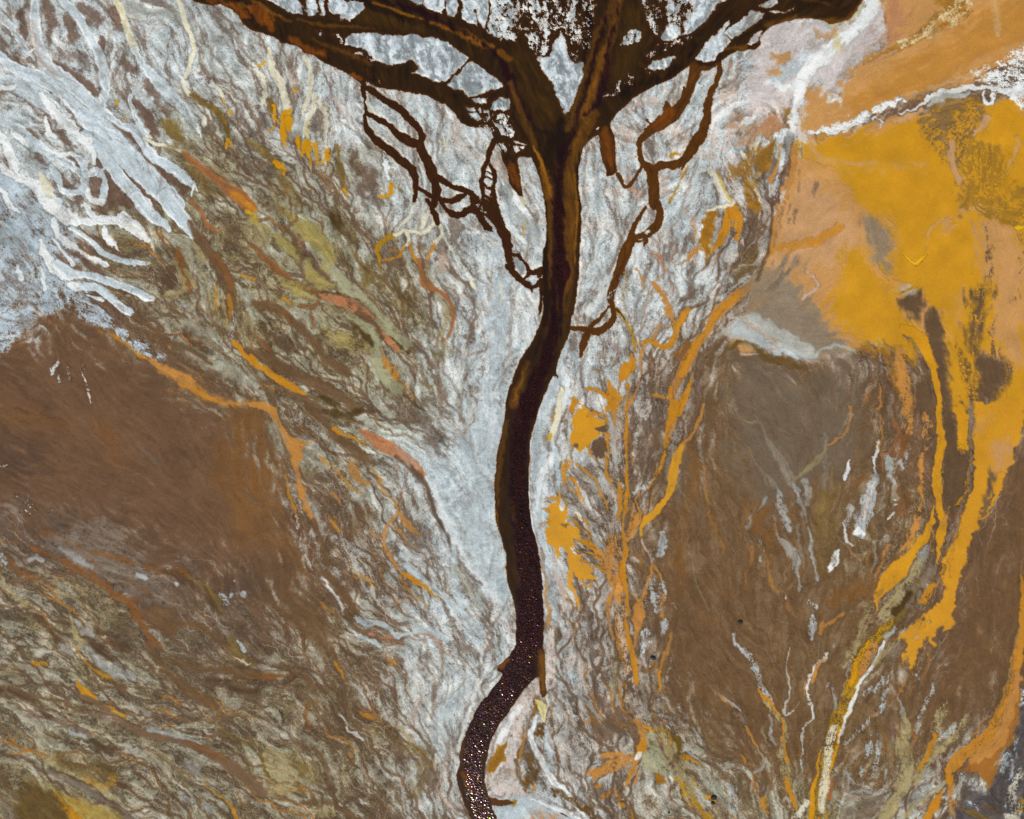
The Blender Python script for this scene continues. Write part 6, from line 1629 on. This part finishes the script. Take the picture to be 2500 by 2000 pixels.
# ------------------------------------------------------------------ materials
def nmat(name):
    m = bpy.data.materials.new(name); m.use_nodes = True; t = m.node_tree
    return m, t, t.nodes["Principled BSDF"]
def nd(t, k, **kw):
    n = t.nodes.new(k)
    for a, v in kw.items(): setattr(n, a, v)
    return n
def ground_mat(name, rough, spec, amp, bump):
    m, t, b = nmat(name); L = t.links
    at = nd(t, "ShaderNodeAttribute", attribute_name="tint"); tc = nd(t, "ShaderNodeTexCoord")
    n1 = nd(t, "ShaderNodeTexNoise"); n1.inputs["Scale"].default_value = 4.5; n1.inputs["Detail"].default_value = 6; n1.inputs["Roughness"].default_value = .7
    L.new(tc.outputs["Object"], n1.inputs["Vector"])
    mr = nd(t, "ShaderNodeMapRange"); mr.inputs[1].default_value = .3; mr.inputs[2].default_value = .7
    mr.inputs[3].default_value = 1-amp; mr.inputs[4].default_value = 1+amp; L.new(n1.outputs[0], mr.inputs[0])
    mx = nd(t, "ShaderNodeVectorMath", operation='SCALE'); L.new(at.outputs["Color"], mx.inputs[0]); L.new(mr.outputs[0], mx.inputs[3])
    L.new(mx.outputs[0], b.inputs["Base Color"]); b.inputs["Roughness"].default_value = rough; b.inputs["Specular IOR Level"].default_value = spec
    bp = nd(t, "ShaderNodeBump"); bp.inputs["Strength"].default_value = bump; bp.inputs["Distance"].default_value = .08
    L.new(n1.outputs[0], bp.inputs["Height"]); L.new(bp.outputs[0], b.inputs["Normal"]); return m
MG = ground_mat("salt_and_silt", .9, .12, .16, .5)
MP = ground_mat("ochre_mineral_water", .45, .25, .05, .1)
def water_mat(name):
    m, t, b = nmat(name); L = t.links
    at = nd(t, "ShaderNodeAttribute", attribute_name="tint"); tc = nd(t, "ShaderNodeTexCoord")
    n1 = nd(t, "ShaderNodeTexNoise"); n1.inputs["Scale"].default_value = 3; n1.inputs["Detail"].default_value = 4
    L.new(tc.outputs["Object"], n1.inputs["Vector"])
    mr = nd(t, "ShaderNodeMapRange"); mr.inputs[1].default_value = .3; mr.inputs[2].default_value = .7
    mr.inputs[3].default_value = .86; mr.inputs[4].default_value = 1.14; L.new(n1.outputs[0], mr.inputs[0])
    mx = nd(t, "ShaderNodeVectorMath", operation='SCALE'); L.new(at.outputs["Color"], mx.inputs[0]); L.new(mr.outputs[0], mx.inputs[3])
    L.new(mx.outputs[0], b.inputs["Base Color"]); ra_ = nd(t, "ShaderNodeMapRange"); ra_.inputs[3].default_value = .08; ra_.inputs[4].default_value = .16; L.new(at.outputs["Alpha"], ra_.inputs[0]); L.new(ra_.outputs[0], b.inputs["Roughness"])
    sp = nd(t, "ShaderNodeMapRange"); sp.inputs[3].default_value = .25; sp.inputs[4].default_value = .7; L.new(at.outputs["Alpha"], sp.inputs[0]); L.new(sp.outputs[0], b.inputs["Specular IOR Level"])
    # glint colours painted in: random specular tints per cell, dark ones mute the sparkle
    wn = nd(t, "ShaderNodeTexVoronoi"); wn.inputs["Scale"].default_value = 6.0; L.new(tc.outputs["Object"], wn.inputs["Vector"])
    hs = nd(t, "ShaderNodeSeparateColor"); L.new(wn.outputs["Color"], hs.inputs[0])
    cr = nd(t, "ShaderNodeValToRGB"); e = cr.color_ramp; e.interpolation = 'CONSTANT'
    cols = [(0, (.03, .02, .02)), (.36, (.3, .16, .8)), (.45, (1, .7, .8)), (.58, (1, .5, .12)), (.72, (.6, .25, .6)), (.8, (1, .95, .8)), (.93, (.5, .75, .1))]
    e.elements[0].position = 0; e.elements[0].color = (*cols[0][1], 1); e.elements[1].position = cols[1][0]; e.elements[1].color = (*cols[1][1], 1)
    for p, c in cols[2:]: q = e.elements.new(p); q.color = (*c, 1)
    L.new(hs.outputs[0], cr.inputs[0]); mc = nd(t, "ShaderNodeMix", data_type='RGBA'); mc.inputs[6].default_value = (1, 1, 1, 1); L.new(at.outputs["Alpha"], mc.inputs[0]); L.new(cr.outputs[0], mc.inputs[7]); L.new(mc.outputs[2], b.inputs["Specular Tint"]); return m
MW = water_mat("brown_water")

# ------------------------------------------------------------------ meshes
def mesh_of(name, co, faces, tint, mat, alpha=1.0):
    me = bpy.data.meshes.new(name); nv, nf = len(co), len(faces)
    me.vertices.add(nv); me.vertices.foreach_set("co", co.astype(f4).ravel())
    me.loops.add(nf*4); me.loops.foreach_set("vertex_index", faces.astype(np.int32).ravel())
    me.polygons.add(nf); me.polygons.foreach_set("loop_start", np.arange(0, nf*4, 4, dtype=np.int32))
    me.update(calc_edges=True)
    a = me.color_attributes.new("tint", 'FLOAT_COLOR', 'POINT'); c = np.ones((nv, 4), f4); c[:, :3] = tint; c[:, 3] = alpha; a.data.foreach_set("color", c.ravel())
    me.materials.append(mat); o = bpy.data.objects.new(name, me); S.collection.objects.link(o); return o
gain = np.array(GAIN, f4)
# ground: fine grid inside, stretched rings outside out to the horizon
ext = np.array([20, 50, 100, 200, 400, 800, 1600, 4000, 10000, 30000, 80000], f4)
ax = np.concatenate([GX0-ext[::-1], XS, GX1+ext]); ay = np.concatenate([GY0-ext[::-1], YS, GY1+ext]); ne = len(ext)
pad = lambda F: np.pad(F, ((ne, ne), (ne, ne))+((0, 0),)*(F.ndim-2), 'edge')
Z = pad(HT); CG = pad(lin(RGB)/gain); AX, AY = np.meshgrid(ax, ay)
far = sstep(0, 900, np.maximum(np.maximum(GX0-AX, AX-GX1), np.maximum(GY0-AY, AY-GY1)))[..., None]
CG = CG*(1-far)+(np.array([.15, .105, .07], f4)/gain)*far
# bank-full water ends within the grid: outside it the ground stays dry
Z = np.where((AX < GX0) | (AX > GX1) | (AY < GY0) | (AY > GY1), np.maximum(Z, -.05), Z)
n, m_ = AX.shape[1], AX.shape[0]
def quads(mask_i, mask_j, n):
    v = mask_i*n+mask_j; return np.stack([v, v+n, v+n+1, v+1], -1)
ii, jj = np.mgrid[0:m_-1, 0:n-1]
g = mesh_of("ground", np.stack([AX/10, -AY/10, Z], -1).reshape(-1, 3), quads(ii.ravel(), jj.ravel(), n), CG.reshape(-1, 3), MG)
g["kind"] = "structure"; g.data.polygons.foreach_set("use_smooth", np.ones(len(g.data.polygons), bool)); del ii, jj
def sheet(name, label, cells, z, tint, mat, smooth=True, al=None):
    I, J = np.nonzero(cells); q = quads(I, J, NX); u, inv = np.unique(q, return_inverse=True)
    x = PX.ravel()[u]/10; y = -PY.ravel()[u]/10; zz = z.ravel()[u]
    o = mesh_of(name, np.stack([x, y, zz], -1), inv.reshape(q.shape), tint.reshape(-1, 3)[u], mat, 1.0 if al is None else al.ravel()[u])
    o["kind"] = "structure"; o["label"] = label
    if smooth: o.data.polygons.foreach_set("use_smooth", np.ones(len(o.data.polygons), bool))
    return o
cmin = lambda F: np.minimum(np.minimum(F[:-1, :-1], F[1:, :-1]), np.minimum(F[:-1, 1:], F[1:, 1:]))
rng = np.random.default_rng(7)
ripple = rng.standard_normal((NY, NX)).astype(f4)
WZ = LEVEL+(.001*ripple+CHOP*STEP*.018*(.55+.45*sstep(-.8, .8, SB_+KB_))*ripple).astype(f4)
TW = lin(TONE)/gain; wet = cmin(SDW) < 2.2; own = OWN[:-1, :-1]
for k, nm, lb in ((1, "delta_water", "dark brown water fanning out over the salt at the top"), (2, "river", "dark brown glittering river winding down the middle"),
                  (3, "brook", "brown brooks left of the river"), (4, "brook", "amber brown brooks right of the river")):
    sheet(nm, lb, wet & (own == k), WZ, TW, MW, False, np.clip(CHOP, 0, 1))
PL = ["small ochre pool right of the river, upper of two", "ragged ochre pool right of the river, lower of two", "narrow ochre channel bending left of the brown mud",
      "wide ochre pool under the white salt ridge", "thin ochre stream running down from the wide pool", "broad ochre stream at the right, running down", "orange stream along the lower right edge"]
TP = lin(np.clip(RGB, 0, 1))/gain
PK_ = sorted(POOL); PO = np.argmin(np.stack([POOL[k] for k in PK_]), 0)[:-1, :-1]
for n_, P in sorted(POOL.items()):
    sheet("ochre_water", PL[n_-1], (cmin(P) < 1.5) & (PO == PK_.index(n_)) & (cmin(SDW) > 6), np.full((NY, NX), LEVEL+.05, f4), TP, MP)

# ------------------------------------------------------------------ the few loose things lying on the flats
def small_mat(name, col, rough=.9):
    m, t, b = nmat(name); tc = nd(t, "ShaderNodeTexCoord"); n = nd(t, "ShaderNodeTexNoise"); n.inputs["Scale"].default_value = 6; n.inputs["Detail"].default_value = 5
    t.links.new(tc.outputs["Object"], n.inputs["Vector"]); r = nd(t, "ShaderNodeValToRGB")
    r.color_ramp.elements[0].position = .3; r.color_ramp.elements[0].color = (*[c*.55 for c in col], 1); r.color_ramp.elements[1].position = .7; r.color_ramp.elements[1].color = (*[c*1.5 for c in col], 1)
    t.links.new(n.outputs[0], r.inputs[0]); t.links.new(r.outputs[0], b.inputs["Base Color"]); b.inputs["Roughness"].default_value = rough; return m
MST = small_mat("dark_stone", (.035, .027, .02)); MWD = small_mat("weathered_wood", (.09, .06, .04))
import bmesh
def ground_z(x, y): return float(HT[int(round((y-GY0)/STEP)), int(round((x-GX0)/STEP))])
def finish(name, label, cat, bm, mat, x, y, group=None):
    me = bpy.data.meshes.new(name); bm.to_mesh(me); bm.free(); me.materials.append(mat)
    for p in me.polygons: p.use_smooth = True
    o = bpy.data.objects.new(name, me); S.collection.objects.link(o); o.location = (x/10, -y/10, ground_z(x, y)); o["label"] = label; o["category"] = cat
    if group: o["group"] = group
def stone(x, y, r, seed, label):
    rn = random.Random(seed); bm = bmesh.new(); bmesh.ops.create_icosphere(bm, subdivisions=3, radius=r)
    ks = [(rn.uniform(-1, 1), rn.uniform(-1, 1), rn.uniform(-1, 1), rn.uniform(.6, 1.0)) for _ in range(9)]; sx, sy = rn.uniform(.8, 1.25), rn.uniform(.75, 1.1)
    for v in bm.verts:
        n = v.co.normalized()
        for a, b, c, k in ks:                       # chip flat faces into the ball
            l = math.sqrt(a*a+b*b+c*c); d = (n.x*a+n.y*b+n.z*c)/l
            if d*v.co.length > r*k: v.co -= n*(d*v.co.length-r*k)*.8
        v.co.x *= sx; v.co.y *= sy; v.co.z = v.co.z*.6+r*.3
    finish("stone", label, "stone", bm, MST, x, y, "dark stones on the flats")
stone(1807, 1519, .55, 1, "round black stone on smooth brown mud, above the forked pale rivulets")
stone(1595, 1606, .60, 2, "black stone beside pale streaks, just right of the orange speckled stream")
stone(1743, 1948, .70, 3, "larger of two black stones at the foot of the olive streams, upper one")
stone(1741, 1961, .45, 4, "smaller of two black stones at the foot of the olive streams, lower one")
stone(1633, 1983, .32, 5, "small black stone near the bottom edge, left of the olive stream")
def stick(x, y, ang, L, r, label, fork):
    bm = bmesh.new()
    def limb(p, q, r0, r1):
        n = 9; rings = []; d = ((q[0]-p[0]), (q[1]-p[1])); l = math.hypot(*d); ux, uy = -d[1]/l, d[0]/l
        for i in range(n+1):
            t = i/n; b = math.sin(t*5+p[0])*l*.03; cx_, cy_ = p[0]+d[0]*t+ux*b, p[1]+d[1]*t+uy*b; rr = r0+(r1-r0)*t
            rings.append([bm.verts.new((cx_+ux*rr*math.cos(a*math.pi/4), cy_+uy*rr*math.cos(a*math.pi/4), r+rr*math.sin(a*math.pi/4))) for a in range(8)])
        for A, B in zip(rings, rings[1:]):
            for k in range(8): bm.faces.new((A[k], A[(k+1) % 8], B[(k+1) % 8], B[k]))
        bm.faces.new(rings[0][::-1]); bm.faces.new(rings[-1])
    c, s = math.cos(ang), math.sin(ang); R_ = lambda u, v: (u*c-v*s, u*s+v*c)
    limb(R_(-L/2, 0), R_(L/2, 0), r, r*.45)
    if fork: limb(R_(L*.1, 0), R_(L*.36, L*.16), r*.6, r*.25)
    finish("driftwood", label, "driftwood", bm, MWD, x, y)
stick(1377, 1990, math.radians(-28), 2.0, .11, "dark driftwood stick on the white salt at the bottom edge", True)
stick(2353, 1636, math.radians(-50), 1.2, .07, "thin dark stick on bare brown mud at the lower right", False)
